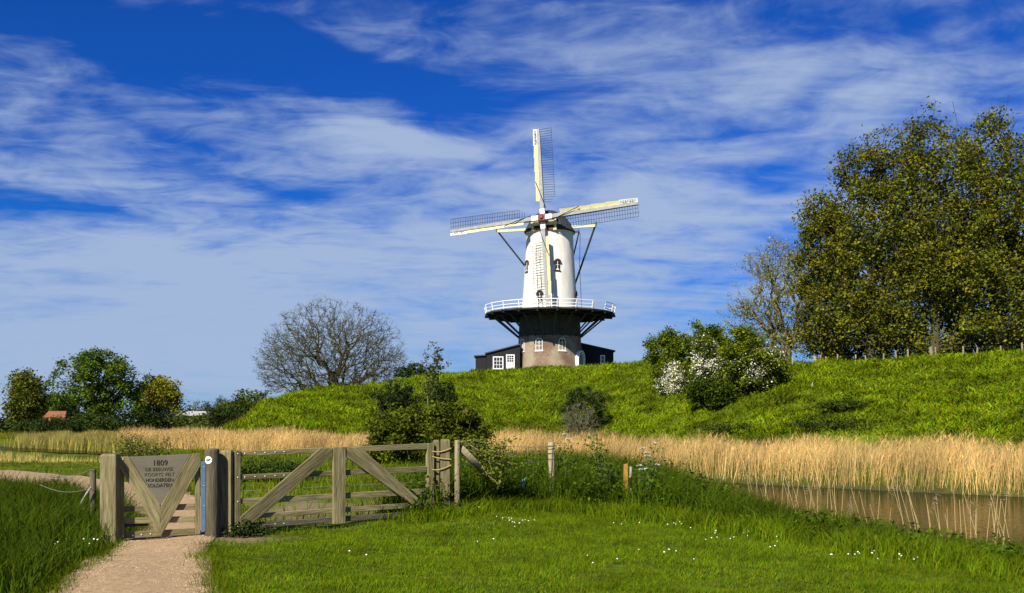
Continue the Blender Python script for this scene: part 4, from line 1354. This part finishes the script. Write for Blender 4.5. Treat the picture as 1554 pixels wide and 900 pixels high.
haw(1082, 600, 'tall hawthorn with blossom down its middle', 6.2, 8.2, 63, 7000, (4600, [(-1.0, -1, 5.6, 1.3), (.6, -1.4, 3.4, 1.7), (1.6, -1.2, 2.4, 1.5), (-1.6, -1, 3.0, 1.3)], .13))
haw(1140, 598, 'green hawthorn with light blossom at the right of the clump', 6.0, 7.3, 64, 7000, (1300, [(.9, -1.2, 2.2, 1.6), (-.6, -1.2, 3.0, 1.6), (1.9, -.5, 4.6, 1.2)], .12), col=(.125, .165, .006))
haw(1080, 620, 'low dark green hawthorn without blossom in front of the clump', 4.6, 3.1, 65, 4200, col=(.055, .085, .005))
haw(1172, 590, 'small yellow green hawthorn at the right foot of the clump', 2.8, 3.6, 66, 1800, col=(.11, .15, .012))
# bushes
def bush(px, Y, label, w, h, seed, nl, col, lsize=.12, py=None, name='bush', spread=.16, nt=300, gap=.3, twigs=0, base=None, **k):
    b = base if base is not None else at(px, Y)
    return tree(name, label, 'shrub', b, [(0, 0, h * .50, w * .5, w * .33, h * .5), (-.22 * w, -.1, h * .40, w * .30, w * .26, h * .42), (.24 * w, 0, h * .42, w * .28, w * .26, h * .42)], nt, seed, .3, .06, .009, .45,
                nleaf=int(nl * 1.7), lsize=lsize * 1.12, lcol=col, spread=spread, gap=gap, gscale=1.3, twigs=twigs, shell=.7, **k)
bush(650, 41, 'dense glossy bramble mound behind the field gate', 4.9, 2.4, 71, 19000, (.080, .104, .006), .14, name='bramble_bush', nt=500)
bush(604, 0, 'dark scrubby bush on the slope behind the bramble mound', 4.4, 3.4, 72, 2600, (.028, .045, .010), .17, base=hit(604, 640), twigs=900)
bush(662, 0, 'dark shrub on the slope just beside the thin sapling', 2.6, 2.6, 73, 1700, (.035, .06, .010), .17, base=hit(668, 618), twigs=300)
bush(884, 0, 'dark shrub on the slope below the mill', 3.6, 4.0, 74, 2600, (.032, .055, .010), .17, base=hit(886, 655), twigs=900)
bush(878, 60, 'grey twiggy shrub at the foot of the slope below the mill', 1.9, 2.9, 75, 500, (.12, .12, .05), .10, twigs=2200, gap=.2, bark=M_GREYBARK)
bush(628, 128, 'low dark shrub showing over the rampart crest left of the mill', 4.8, 2.6, 76, 2200, (.035, .06, .012), .2, base=Vector((wx(628, 120), 120, wz(583, 120))))
bush(222, 40, 'young leafy shrub behind the carved gate', 2.3, 1.35, 77, 1500, (.13, .16, .015), .075, name='young_shrub', twigs=160, gap=.38)
bush(405, 29, 'rounded dark green bush seen through the field gate', 1.9, .52, 78, 2200, (.05, .09, .008), .07, name='small_bush')
bush(430, 30, 'low leafy bush seen between the gate bars near the middle post', 1.6, .45, 79, 1800, (.06, .10, .008), .07, name='small_bush')
bush(700, 23, 'leafy weeds under the tangled vine by the wire fence', 1.6, .9, 80, 1300, (.06, .11, .01), .06, name='leafy_weed')
bush(365, 15.0, 'small dark leafed weed at the foot of the field gate brace', .55, .22, 81, 500, (.04, .075, .01), .035, name='leafy_weed', spread=.05, nt=60)
bush(395, 15.3, 'trailing weed under the bottom rail of the field gate', .4, .14, 82, 260, (.05, .085, .01), .035, name='leafy_weed', spread=.05, nt=50)
bush(1285, 0, 'dark nettle patch in the middle of the sunny rampart slope', 3.6, .6, 83, 1300, (.050, .080, .006), .15, base=hit(1285, 622), name='nettle_patch')
bush(1262, 0, 'low dark nettle patch at the foot of the rampart above the reeds', 5.6, .5, 84, 1500, (.055, .085, .006), .15, base=hit(1262, 650), name='nettle_patch')
bush(1105, 0, 'dark nettle patch below the hawthorn clump', 4.2, .5, 85, 1100, (.06, .09, .006), .15, base=hit(1110, 655), name='nettle_patch')
# sapling above the bramble
bs = at(649, 43.5)
e = tree('sapling', 'thin young sapling with sparse leaves rising over the bramble mound', 'tree', bs,
         [(.25, 0, wz(545, 43.5) - bs.z, .62, .5, .75), (.05, 0, wz(580, 43.5) - bs.z, .4, .3, .5)], 70, 90, wz(575, 43.5) - bs.z, .028, .006, .4,
         nleaf=520, lsize=.13, lcol=(.06, .08, .015), spread=.10, gap=.2, bark=M_PALEBARK)
# far left trees
DG = (.082, .135, .009)
def far_tree(px, Y, ptop, w, label, seed, nl, col, trunk=.25, ls=.32, name='leafy_tree', group='trees beyond the meadow'):
    b = at(px, Y)
    h = wz(ptop, Y) - b.z
    return tree(name, label, 'tree', b, [(0, 0, h * .60, w * .5, w * .45, h * .38), (-.24 * w, 0, h * .42, w * .34, w * .3, h * .24), (.24 * w, 0, h * .46, w * .32, w * .3, h * .26), (.05 * w, 0, h * .78, w * .3, w * .3, h * .2)], 520, seed, h * trunk, .32, .02, .5,
                nleaf=int(nl * 2.2), lsize=ls * 1.12, lcol=col, spread=.46, gap=.31, gscale=.6, clump=.45, group=group, shell=.75)
far_tree(147, 138, 531, 12.5, 'large spreading dark green tree above the far hedge', 101, 9000, DG)
far_tree(243, 150, 574, 6.8, 'yellow green round tree beside the large dark tree', 102, 4600, (.20, .205, .012))
far_tree(40, 128, 563, 4.2, 'upright olive green tree beside the orange roofed outbuilding', 103, 4200, (.11, .13, .012))
far_tree(90, 150, 600, 6.0, 'low mid green tree behind the orange roofed outbuilding', 105, 2500, (.06, .085, .012))
far_tree(289, 215, 607, 4.2, 'small round tree left of the darkest one on the far horizon', 106, 1400, (.05, .07, .015), .1)
far_tree(337, 215, 606, 4.0, 'small dark flat topped tree on the far horizon', 107, 1400, (.028, .045, .012), .1)
far_tree(314, 225, 612, 3.0, 'smallest tree between two round ones on the horizon', 108, 900, (.05, .07, .015), .1)
far_tree(372, 230, 613, 6.0, 'low wide tree on the horizon by the rampart end', 109, 1400, (.06, .08, .018), .1)
bush(262, 146, 'pale blossoming shrub below the yellow green tree', 4.0, 3.3, 110, 1500, (.20, .22, .10), .25, spread=.3)
# hedges
def hedge(label, pts, h, w, seed, nl, col):
    P_ = resample(pts, 200)
    b = P_[100]
    e = empty('hedge', (b[0], b[1], float(H(b[0], b[1]))), label, 'hedge')
    k = rng.integers(0, 200, nl)
    hh = h * (.72 + .5 * vnoise(P_[k, 0] * .22, P_[k, 1] * .22, seed))
    p = np.stack([P_[k, 0] + rng.uniform(-.5, .5, nl) * w, P_[k, 1] + rng.uniform(-.5, .5, nl) * w, H(P_[k, 0], P_[k, 1]) + hh * rng.uniform(0, 1, nl) ** .6], -1)
    cc = np.array(col)[None] * (.55 + .9 * vnoise(p[:, 0] * .5, p[:, 2] * .7 + p[:, 1] * .4, seed + 1))[:, None]
    V, T, c_ = leaves(p, .36, cc, .3)
    npobj('foliage', V, T, None, M_LEAF, e, col=c_)
    # stems
    for q in range(0, 200, 8):
        m_ = MB()
        x_, y_ = P_[q] + rng.uniform(-.3, .3, 2)
        z_ = float(H(x_, y_))
        m_.tube([(x_, y_, z_ - .2), (x_ + rng.uniform(-.3, .3), y_, z_ + h * .6)], [.06, .03], 4, False)
        m_.build('stem', M_BARK, e)
hedge('long dark hedge beyond the far meadow under the large tree', [at(-160, 128)[:2], at(35, 132)[:2], at(150, 134)[:2], at(240, 138)[:2]], 2.7, 3.2, 120, 10500, (.030, .050, .010))
hedge('green hedge running from the far meadow towards the rampart end', [at(225, 146)[:2], at(300, 140)[:2], at(350, 128)[:2], at(385, 112)[:2]], 2.6, 3.5, 121, 9000, (.062, .090, .014))
bush(362, 0, 'dark bush beside the left foot of the rampart', 4.5, 2.2, 122, 1500, (.035, .055, .012), .26, base=at(345, 112), spread=.3)
# house with an orange roof, pale barn roof
b = at(79, 125.5)
hs_ = empty('outbuilding', b, 'small outbuilding with orange tiled roof in front of the far hedge', 'outbuilding')
w, d_, hw, hr = 1.35, 1.5, 1.75, 3.15
MB().prism([b + Vector((-w, 0, -.2)), b + Vector((w, 0, -.2)), b + Vector((w, 0, hw)), b + Vector((-w, 0, hw))], (0, 2 * d_, 0)).build('wall', M_HOUSEWALL, hs_)
rf = MB().add([b + Vector(q) for q in ((-w - .3, -.3, hw - .1), (w + .3, -.3, hw - .1), (w - .2, d_, hr), (-w + .2, d_, hr), (w + .3, 2 * d_ + .3, hw - .1), (-w - .3, 2 * d_ + .3, hw - .1))], [(0, 1, 2, 3), (1, 4, 2), (4, 5, 3, 2), (5, 0, 3)]).build('roof', M_TILE, hs_)
MB().beam(b + Vector((-.4, -.03, 0)), b + Vector((-.4, -.03, 1.6)), .8, .05, (0, 1, 0)).build('door', M_TARWOOD, hs_)
bush(75, 122.5, 'low dark bush in front of the orange roofed outbuilding', 7.5, 2.1, 123, 2400, (.035, .055, .010), .26, spread=.3)
bush(125, 126, 'broad dark bush under the large spreading tree', 9.0, 2.4, 124, 2600, (.050, .080, .010), .28, spread=.35)
b = at(305, 172)
bn = empty('barn', b, 'long low barn with a pale roof behind the green hedge', 'barn')
MB().prism([b + Vector((-3.2, 0, -.2)), b + Vector((3.6, 0, -.2)), b + Vector((3.6, 0, 2.9)), b + Vector((-3.2, 0, 2.9))], (0, 7, 0)).build('wall', M_HOUSEWALL, bn)
MB().prism([b + Vector((-3.5, -.4, 2.85)), b + Vector((-3.5, 3.5, 3.55)), b + Vector((-3.5, 7.4, 2.85)), b + Vector((-3.5, 7.4, 3.0)), b + Vector((-3.5, 3.5, 3.7)), b + Vector((-3.5, -.4, 3.0))], (7.4, 0, 0)).build('roof', M_PALEROOF, bn)

# ------------------------------------------------------------------ grasses, reeds, flowers
def blades(P, h, w, bend, col, seg=1, lean=.35, wind=(0.10, 0.02), seed=0):
    """P base points; h, w arrays; one tapering blade each (seg 1: one triangle, 2: three triangles)"""
    n = len(P)
    a = rng.uniform(0, 6.283, n)
    sd = np.stack([np.cos(a), np.sin(a), np.zeros(n)], -1) * w[:, None] * .5
    dr = np.stack([rng.normal(size=n) * lean + wind[0], rng.normal(size=n) * lean + wind[1], np.ones(n)], -1)
    dr /= np.linalg.norm(dr, axis=1, keepdims=True)
    bd = np.stack([rng.normal(size=n), rng.normal(size=n), -np.abs(rng.normal(size=n)) * .4], -1) * bend
    tip = P + dr * h[:, None] + bd * h[:, None]
    if seg == 1:
        V = np.stack([P - sd, P + sd, tip], 1)
        T = np.arange(n * 3).reshape(n, 3)
        return V.reshape(-1, 3), T, np.repeat(col, 3, 0)
    m_ = P + dr * h[:, None] * .55 + bd * h[:, None] * .18
    V = np.stack([P - sd, P + sd, m_ - sd * .8, m_ + sd * .8, tip], 1)
    q = (np.arange(n) * 5)[:, None, None]
    T = (np.array([(0, 1, 3), (0, 3, 2), (2, 3, 4)])[None] + q).reshape(-1, 3)
    return V.reshape(-1, 3), T, np.repeat(col, 5, 0)
def gcolor(n, base, var=.25, yel=.2, noise=None):
    c = np.array(base)[None] * rng.uniform(1 - var, 1 + var, (n, 1))
    if noise is not None: c = c * noise[:, None]
    c[:, 0] *= rng.uniform(1 - yel, 1 + yel * 1.5, n)
    return c
# boundary between mown lawn and tall growth (world line, right of the gate)
LE = np.array([(-6.2, 14.9), (-1.75, 16.75), (-1.3, 16.9), (.3, 18.9), (1.3, 18.9), (2.6, 17.3), (4.3, 14.8), (5.1, 13.0), (5.9, 11.6), (6.6, 10.2), (8, 6)])
def lawn_side(x, y):
    """True on the camera side of the lawn edge"""
    yy = np.interp(x, LE[:, 0], LE[:, 1])
    return y < yy + (fbm(x * 1.5, y * 1.5, 77) - .5) * .5
# 1. mown lawn
def lawn(n, x0, x1, y0, y1, dens_far=True):
    y = y0 + (y1 - y0) * rng.uniform(0, 1, n) ** 1.15
    x = rng.uniform(x0, x1, n)
    return x, y
n = 330000
x, y = lawn(n, -9.5, 8.5, 9.3, 19.5)
keep = lawn_side(x, y) & (path_d(x, y) > -.10 * rng.uniform(-1, 1.2, n)) & (np.abs(x) < y * .60 + 1) & (rng.uniform(0, 1, n) > dirt_mask(x, y) * 1.1) & ~((x < -5.6) & (y > 9))
x, y = x[keep], y[keep]
nn = len(x)
patch = .30 + .75 * fbm(x * .8, y * 1.2, 13) + .75 * fbm(x * 3.0, y * 3.0, 14)
z = H(x, y)
hgt = rng.uniform(.03, .075, nn) * (.35 + 1.5 * fbm(x * 2.2, y * 2.2, 15))
V, T, c_ = blades(np.stack([x, y, z], -1), hgt, rng.uniform(.006, .011, nn), .25, gcolor(nn, (.106, .172, .003), .45, .35, patch), 1, .5)
tag(npobj('lawn_grass', V, T, None, M_BLADE, col=c_), 'short mown grass of the lawn in front of the gates', 'grass', kind='stuff')
# 2. tall grass: between lawn edge and the ditch, left of the gate, and beyond the gates
def tallgrass(name, label, x, y, hmin, hmax, base, wmin=.010, wmax=.02, seg=2, seed=1, bend=.35, hf=1.0):
    n = len(x)
    z = H(x, y)
    ns = .35 + 1.3 * fbm(x * 1.3, y * 1.3, seed)
    h = rng.uniform(hmin, hmax, n) * (.55 + .9 * fbm(x * .7, y * .7, seed + 3)) * hf
    V, T, c_ = blades(np.stack([x, y, z], -1), h, rng.uniform(wmin, wmax, n), bend, gcolor(n, base, .3, .25, ns), seg, .22)
    return tag(npobj(name, V, T, None, M_BLADE, col=c_), label, 'grass', kind='stuff')
n = 150000
x = rng.uniform(-2.3, 13, n); y = rng.uniform(9, 46, n) 
y = 9 + (y - 9) * rng.uniform(.3, 1, n)
keep = ~lawn_side(x, y) & (pond_sd(x, y) > -.15) & (seg_dist(x, y, NEAR) < 30) & (x < y * .56 + .6) & (y < np.interp(x, [p[0] for p in NEAR[::-1]], [p[1] for p in NEAR[::-1]]) + .2)
x, y = x[keep], y[keep]
edge = np.interp(x, LE[:, 0], LE[:, 1])
tallgrass('tall_grass', 'tall lush grass on the bank between lawn and ditch', x, y, .32, .85, (.052, .090, .003), hf=np.interp(777 + F * x / y, [620, 700, 1000, 1100, 1200, 1400, 1600], [.95, 1.2, 1.2, .85, .55, .42, .40]) * np.where(pond_sd(x, y) < 1.0, .55, 1))
# fringe where the lawn meets the bank: shorter
n = 30000
k = rng.uniform(0, 1, n)
t_ = resample(LE[1:], 400)[(k * 399).astype(int)]
x, y = t_[:, 0] + rng.normal(size=n) * .30, t_[:, 1] + rng.normal(size=n) * .30
tallgrass('fringe_grass', 'middling grass fringing the mown lawn', x, y, .12, .34, (.10, .155, .003), .008, .014)
n = 60000
x = rng.uniform(-14.5, -4.0, n); y = rng.uniform(9.6, 24, n)
keep = (path_d(x, y) > .10) & (x < np.interp(y, PS[:, 1], PS[:, 0])) & (np.abs(x) < y * .62 + 1)
x, y = x[keep], y[keep]
tallgrass('tall_grass', 'tall dark grass left of the walkers gate', x, y, .22, .62, (.050, .085, .003), .009, .018, seed=6)
n = 80000
x = rng.uniform(-45, 6, n); y = rng.uniform(15, 70, n)
keep = (path_d(x, y) > .05) & (pond_sd(x, y) > .2) & (y < np.interp(x, [p[0] for p in NEAR[::-1]], [p[1] for p in NEAR[::-1]])) & ~lawn_side(x, y) & ((x > np.interp(y, PS[:, 1], PS[:, 0])) | (y > 22)) & (rng.uniform(0, 1, n) > dirt_mask(x, y)) & ~((777 + F * x / y < 260) & (y > 56))
x, y = x[keep], y[keep]
tallgrass('meadow_grass', 'green meadow grass beyond the gates and the path', x, y, .12, .38, (.105, .150, .003), .012, .03, seed=8, hf=np.where((777 + F * x / y < 290) & (y > 34), .35, 1.0))
n = 1500
x = rng.uniform(-2.0, 8.5, n); y = rng.uniform(11, 27, n)
keep = ~lawn_side(x, y) & (pond_sd(x, y) > .3) & (y < np.interp(x, LE[:, 0], LE[:, 1]) + 7) & (fbm(x * .8, y * .8, 66) > .45)
x, y = x[keep], y[keep]
xl = np.repeat(x, 42) + rng.normal(size=len(x) * 42) * .16; yl = np.repeat(y, 42) + rng.normal(size=len(x) * 42) * .16
hl = np.repeat(rng.uniform(.25, .75, len(x)) * np.interp(777 + F * x / y, [620, 1000, 1200, 1600], [1.35, 1.3, .55, .4]), 42)
pl_ = np.stack([xl, yl, H(xl, yl) + hl * rng.uniform(.1, 1, len(xl))], -1)
V, T, c_ = leaves(pl_, .075, np.repeat(np.array([(.055, .095, .004)]) * rng.uniform(.6, 1.5, (len(x), 1)), 42, 0), .3, .6)
tag(npobj('bank_weeds', V, T, None, M_LEAF, col=c_), 'leafy green weeds mixed into the tall bank grass', 'weeds', kind='stuff')
n = 26000
k = rng.integers(0, len(PS) - 1, n); f_ = rng.uniform(0, 1, n)
q_ = PS[k] + (PS[k + 1] - PS[k]) * f_[:, None]
tn = PS[k + 1, :2] - PS[k, :2]; tn /= np.linalg.norm(tn, axis=1, keepdims=True)
sd_ = rng.choice([-1, 1], n) * (q_[:, 2] + rng.normal(size=n) * .10 + (fbm(q_[:, 0] * 2.3, q_[:, 1] * 2.3, 71) - .5) * .5)
x, y = q_[:, 0] - tn[:, 1] * sd_, q_[:, 1] + tn[:, 0] * sd_
k = (y > 9) & (y < 30) & ~((y > 13.9) & (y < 15))
tallgrass('fringe_grass', 'thin grass growing over the edges of the gravel path', x[k], y[k], .05, .16, (.085, .125, .003), .006, .011, 1)
# 3. rampart grass tufts
n = 150000
px_ = rng.uniform(340, 1600, n); q = rng.uniform(0, 1, n)
yc = np.interp(px_, DI_P, DI_Y)
y = yc - 34 + 37.5 * q
x = (px_ - 777) / F * y
z = H(x, y)
keep = (pond_sd(x, y) > 5)
x, y, z = x[keep], y[keep], z[keep]
nn = len(x)
ns = np.clip(-.55 + 1.25 * fbm(x * .25, y * .25, 17) + 1.9 * fbm(x * .7, y * .7, 18), .20, 1.8)
h = rng.uniform(.14, .48, nn) * (.15 + 1.7 * fbm(x * .6, y * .6, 19))
V, T, c_ = blades(np.stack([x, y, z - .03], -1), h, rng.uniform(.05, .12, nn), .45, gcolor(nn, (.130, .190, .003), .34, .24, ns), 2, .55)
tag(npobj('rampart_grass', V, T, None, M_BLADE, col=c_), 'rough tufted grass covering the rampart slope', 'grass', kind='stuff')
# 4. reeds on the far side of the ditch
def reed_points(n, line, dmax, side, off=-.3):
    P_ = resample(line, 1500)
    tn = np.gradient(P_, axis=0); tn /= np.linalg.norm(tn, axis=1, keepdims=True)
    nrm = np.stack([tn[:, 1], -tn[:, 0]], -1) * side
    k = rng.integers(0, 1500, n)
    d = rng.uniform(0, 1, n)
    return P_[k] + nrm[k] * ((d * dmax + off) + rng.normal(size=n) * .15)[:, None], d
def reeds(name, label, x, y, h0, h1, base, plume=True, green=.0, wscale=1.0):
    n = len(x)
    z = np.maximum(H(x, y), WATER - .05)
    ns = .45 + 1.1 * fbm(x * .7, y * .7, 23)
    h = (rng.uniform(h0, h1, n) + 1.2 * (fbm(x * .5, y * .5, 25) - .5)) - z
    col = gcolor(n, base, .3, .12, ns)
    if green:
        gsel = rng.uniform(0, 1, n) < green
        col[gsel] = gcolor(gsel.sum(), (.14, .155, .010), .3, .2)
        h[gsel] *= rng.uniform(.35, .75, gsel.sum())
    dist = np.hypot(x, y)
    V, T, c_ = blades(np.stack([x, y, z], -1), h, rng.uniform(.007, .016, n) * np.clip(dist / 38, 1, 2.2) * wscale, .14, col, 2, .12, (.06, 0))
    if plume:
        k = rng.uniform(0, 1, n) < .28
        tip = V.reshape(n, 5, 3)[k, 4] - np.array([0, 0, .02])
        V2, T2, c2 = blades(tip - np.array([0, 0, .2]), rng.uniform(.16, .30, k.sum()), rng.uniform(.02, .04, k.sum()) * wscale, .3, col[k] * np.array([.95, .85, .8]), 1, .35, (.3, 0))
        T = np.vstack([T, T2 + len(V)]); V = np.vstack([V, V2]); c_ = np.vstack([c_, c2])
    return tag(npobj(name, V, T, None, M_REED, col=c_), label, 'reeds', kind='stuff')
STR = (.56, .40, .145)
Fr = [p for p in FAR if -60 < p[0] < 30 and p[1] > 20]
pts, d = reed_points(120000, Fr, 4.8, 1, .15)
if pond_sd(pts[:, 0], pts[:, 1]).mean() < 0:
    pts, d = reed_points(120000, Fr, 4.8, -1, .15)
k = (np.abs(pts[:, 0]) < pts[:, 1] * .62) & (pts[:, 0] > -33)
reeds('reed_bed', 'tall straw coloured reeds along the far bank of the ditch', pts[k, 0], pts[k, 1], .45, 1.34, STR, True, .27)
k2 = pts[:, 0] < -26
pf = np.repeat(pts[k2], 2, 0) + rng.normal(size=(2 * k2.sum(), 2)) * .8
reeds('reed_bed', 'shorter yellow green reeds on the far meadow bank', pf[:, 0], pf[:, 1], .25, .75, (.30, .26, .06), False, .5, 1.4)
Nl = [p for p in NEAR if p[0] < -5 and p[0] > -70]
pts, d = reed_points(22000, Nl, 8, -1, 7)
if pond_sd(pts[:, 0], pts[:, 1]).mean() < 0:
    pts, d = reed_points(22000, Nl, 8, 1, 7)
k = (pts[:, 0] < -18) & (path_d(pts[:, 0], pts[:, 1]) > 6)
reeds('reed_bed', 'pale short reeds on the near bank behind the path', pts[k, 0], pts[k, 1], -.58, -.30, (.44, .37, .09), False, .25, 1.4)
# far meadow strip between ditch and hedge
n = 26000
x = rng.uniform(-100, -22, n); y = rng.uniform(76, 136, n)
k = (pond_sd(x, y) > 2) & (y > np.interp(x, [p[0] for p in FAR[::-1]], [p[1] for p in FAR[::-1]])) & (777 + F * x / y > -250) & (777 + F * x / y < 400)
x, y = x[k], y[k]
tallgrass('meadow_grass', 'yellowish meadow grass between the ditch and the far hedge', x, y, .35, .75, (.150, .165, .008), .05, .12, 1, seed=28)
# single dry stalks standing in front of the water
spots = [(1142, 760, 705), (1150, 762, 712), (1163, 765, 735), (1172, 770, 720), (1185, 772, 715), (1204, 768, 727), (1212, 772, 720), (1225, 775, 728), (1240, 770, 731), (1246, 778, 700), (1266, 780, 712), (1275, 785, 735), (1300, 790, 757), (1316, 788, 740), (1330, 795, 752), (1345, 795, 770),
         (1376, 800, 727), (1390, 795, 735), (1402, 802, 728), (1416, 805, 750), (1430, 808, 752), (1440, 812, 770), (1452, 810, 742), (1470, 812, 757), (1474, 815, 765), (1490, 815, 745), (1506, 815, 750), (1512, 818, 764), (1520, 818, 745), (1535, 822, 750)]
for i, (px, pb, pt) in enumerate(spots):
    for q in range(2):
        Y = float(np.interp(px, [1140, 1227, 1411, 1554], [20.8, 18.4, 15.3, 13.5])) + random.uniform(-.5, .5)
        pxx = px + q * random.uniform(3, 9)
        b = at(pxx, Y)
        top = max(wz(pt + q * random.uniform(4, 18), Y), b.z + .5)
        L_ = top - b.z
        lx = random.uniform(-.28, .10)
        st = empty('dry_reed', b, 'single dry straw coloured reed stalk leaning on the bank before the water', 'reed', 'dry stalks before the water')
        pts_ = [b, b + Vector((lx * .35 * L_, 0, L_ * .5)), b + Vector((lx * L_, 0, L_))]
        MB().tube(pts_, [.0055, .0048, .003], 4, False).build('stalk', mat('straw_stalk', (.52, .40, .17), .8, .25, 4), st)
        if i % 4 == 0:
            m_ = MB()
            tp = pts_[2]
            for j in range(7):
                a_ = tp + Vector((-.02 * j * .5, 0, -.03 * j + .05)); 
                m_.tube([a_, a_ + Vector((random.uniform(.03, .11), random.uniform(-.03, .03), random.uniform(-.08, .0)))], [.008, .002], 3, False)
            m_.build('plume', mat('reed_plume', (.36, .27, .15), .9, .3, 6), st)
# daisies in the lawn
dz = []
for (px, py, n, sp_) in ((790, 795, 26, 12), (1105, 822, 20, 12), (1040, 800, 14, 20), (1275, 850, 12, 12), (1380, 852, 12, 14), (1320, 845, 8, 12), (1470, 856, 10, 16), (1000, 845, 10, 20), (930, 800, 9, 25), (1180, 830, 8, 20), (690, 830, 5, 30), (900, 860, 8, 40), (120, 852, 14, 18), (600, 850, 3, 40), (100, 800, 4, 20), (1085, 795, 8, 15), (720, 770, 4, 20)):
    for _ in range(max(2, n // 2)):
        p_ = px + random.gauss(0, sp_ * 1.6); q_ = py + random.gauss(0, 4)
        h_ = hit(p_, q_)
        dz.append((h_.x, h_.y, h_.z + random.uniform(.06, .09) + (.2 if px < 130 else 0)))
dz = np.array(dz)
V, T = [], []
for i, p in enumerate(dz):
    r_ = random.uniform(.007, .0115); tl = Vector((random.uniform(-.3, .3), -.55, .8)).normalized()
    xx = tl.cross(Vector((0, 0, 1))).normalized(); yy = xx.cross(tl)
    bi = len(V)
    V.append(tuple(Vector(p) + tl * .004))
    for q in range(8):
        V.append(tuple(Vector(p) + (xx * math.cos(q * math.pi / 4) + yy * math.sin(q * math.pi / 4)) * r_))
    T += [(bi, bi + 1 + q, bi + 1 + (q + 1) % 8) for q in range(8)]
tag(npobj('daisies', V, T, None, M_WHITE), 'tiny white daisies scattered over the lawn', 'flowers', kind='stuff')
# cow parsley and other tall herbs
def umbel_plant(px, Y, ptop, label, seed, nst=5, col=(.07, .12, .012), white=True, leafy=60, group=None):
    r_ = random.Random(seed)
    b = at(px, Y)
    h = max(wz(ptop, Y) - b.z, .4)
    e = empty('cow_parsley' if white else 'tall_herb', b, label, 'plant', group)
    st = MB(); heads = []; lf = []
    for i in range(nst):
        a = r_.uniform(0, 6.28); sp_ = r_.uniform(.05, .30) * h * .6
        hh = h * (1 if i == 0 else r_.uniform(.62, .95))
        tp = b + Vector((math.cos(a) * sp_, math.sin(a) * sp_, hh))
        md = b + Vector((math.cos(a) * sp_ * .3, math.sin(a) * sp_ * .3, hh * .55))
        st.tube([b, md, tp], [.009, .007, .004], 4, False)
        for j in range(leafy):
            t_ = r_.uniform(.15, .95)
            c0 = b.lerp(md, t_ * 2) if t_ < .5 else md.lerp(tp, t_ * 2 - 1)
            lf.append(tuple(c0 + Vector((r_.gauss(0, .09), r_.gauss(0, .09), r_.gauss(0, .04)))))
        if white:
            um = []; heads.append(um)
            for j in range(16):
                rr = r_.uniform(.0, .075); aa = r_.uniform(0, 6.28)
                p = tp + Vector((math.cos(aa) * rr, math.sin(aa) * rr, .05 - rr * .25))
                st.tube([tp, p], [.002, .0015], 3, False)
                um += [tuple(p + Vector((r_.gauss(0, .008), r_.gauss(0, .008), r_.gauss(0, .004)))) for _ in range(4)]
    st.build('stem', mat('herb_stem', (.13, .17, .04), .7, .3, 8), e)
    V, T, c_ = leaves(np.array(lf), .065, col, .3, .3)
    npobj('foliage', V, T, None, M_LEAF, e, col=c_)
    for um in heads:
        V, T, c_ = leaves(np.array(um), .020, (.78, .78, .70), .1, 1.5, .95, .03)
        npobj('flower_head', V, T, None, M_PETAL, e, col=c_)
umbel_plant(985, 18.2, 676, 'white flowering cow parsley standing right of the ochre post', 1, 5)
umbel_plant(968, 18.9, 690, 'smaller cow parsley with few white heads behind the ochre post', 2, 3)
umbel_plant(856, 20.4, 662, 'cow parsley with white head rising beside the round fence post', 3, 3)
umbel_plant(910, 19.5, 648, 'tall leafy green herb between the round fence post and the ochre post', 4, 7, (.085, .125, .012), False, 90)
umbel_plant(925, 18.8, 700, 'broad leafy green herb at the foot of the taller herb', 5, 8, (.05, .09, .01), False, 80)
umbel_plant(798, 20.2, 676, 'thin green herb between the two round fence posts', 6, 4, (.10, .14, .012), False, 30)
umbel_plant(815, 20.6, 680, 'slender herb just left of the wire wrapped post', 7, 3, (.10, .14, .012), False, 30)
umbel_plant(776, 20.0, 684, 'slender herb at the end of the tangled vine', 8, 3, (.10, .14, .012), False, 30)
# tangled vine on the wire
vn = empty('climbing_vine', at(720, 19.2), 'tangle of yellow green vine stems on the fence wire', 'vine')
lf = []
for i in range(17):
    r_ = random.Random(200 + i)
    m_ = MB()
    p = Vector((wx(692 + r_.uniform(0, 30), 18), 17.7 + r_.uniform(-.05, .35), wz(r_.uniform(668, 690), 18)))
    d = Vector((.09, .004, r_.uniform(-.02, .02)))
    pts_ = [p]
    for j in range(10):
        d = d + Vector((r_.uniform(-.035, .04), r_.uniform(-.012, .02), r_.uniform(-.045, .033)))
        d.z -= .25 * (p.z - 1.15) * .1
        d = d.normalized() * .085
        d.x = abs(d.x) * .9 + .012
        p = p + d
        p.z = min(max(p.z, .62), 1.42)
        pts_.append(p.copy())
        lf += [tuple(p + Vector((r_.gauss(0, .04), r_.gauss(0, .04), r_.gauss(0, .04)))) for _ in range(9)]
    m_.tube(pts_, .006, 5).build('stem', mat('vine_stem', (.34, .30, .09), .8, .3, 9), vn)
V, T, c_ = leaves(np.array(lf), .06, (.13, .16, .015), .35, .3)
npobj('foliage', V, T, None, M_LEAF, vn, col=c_)
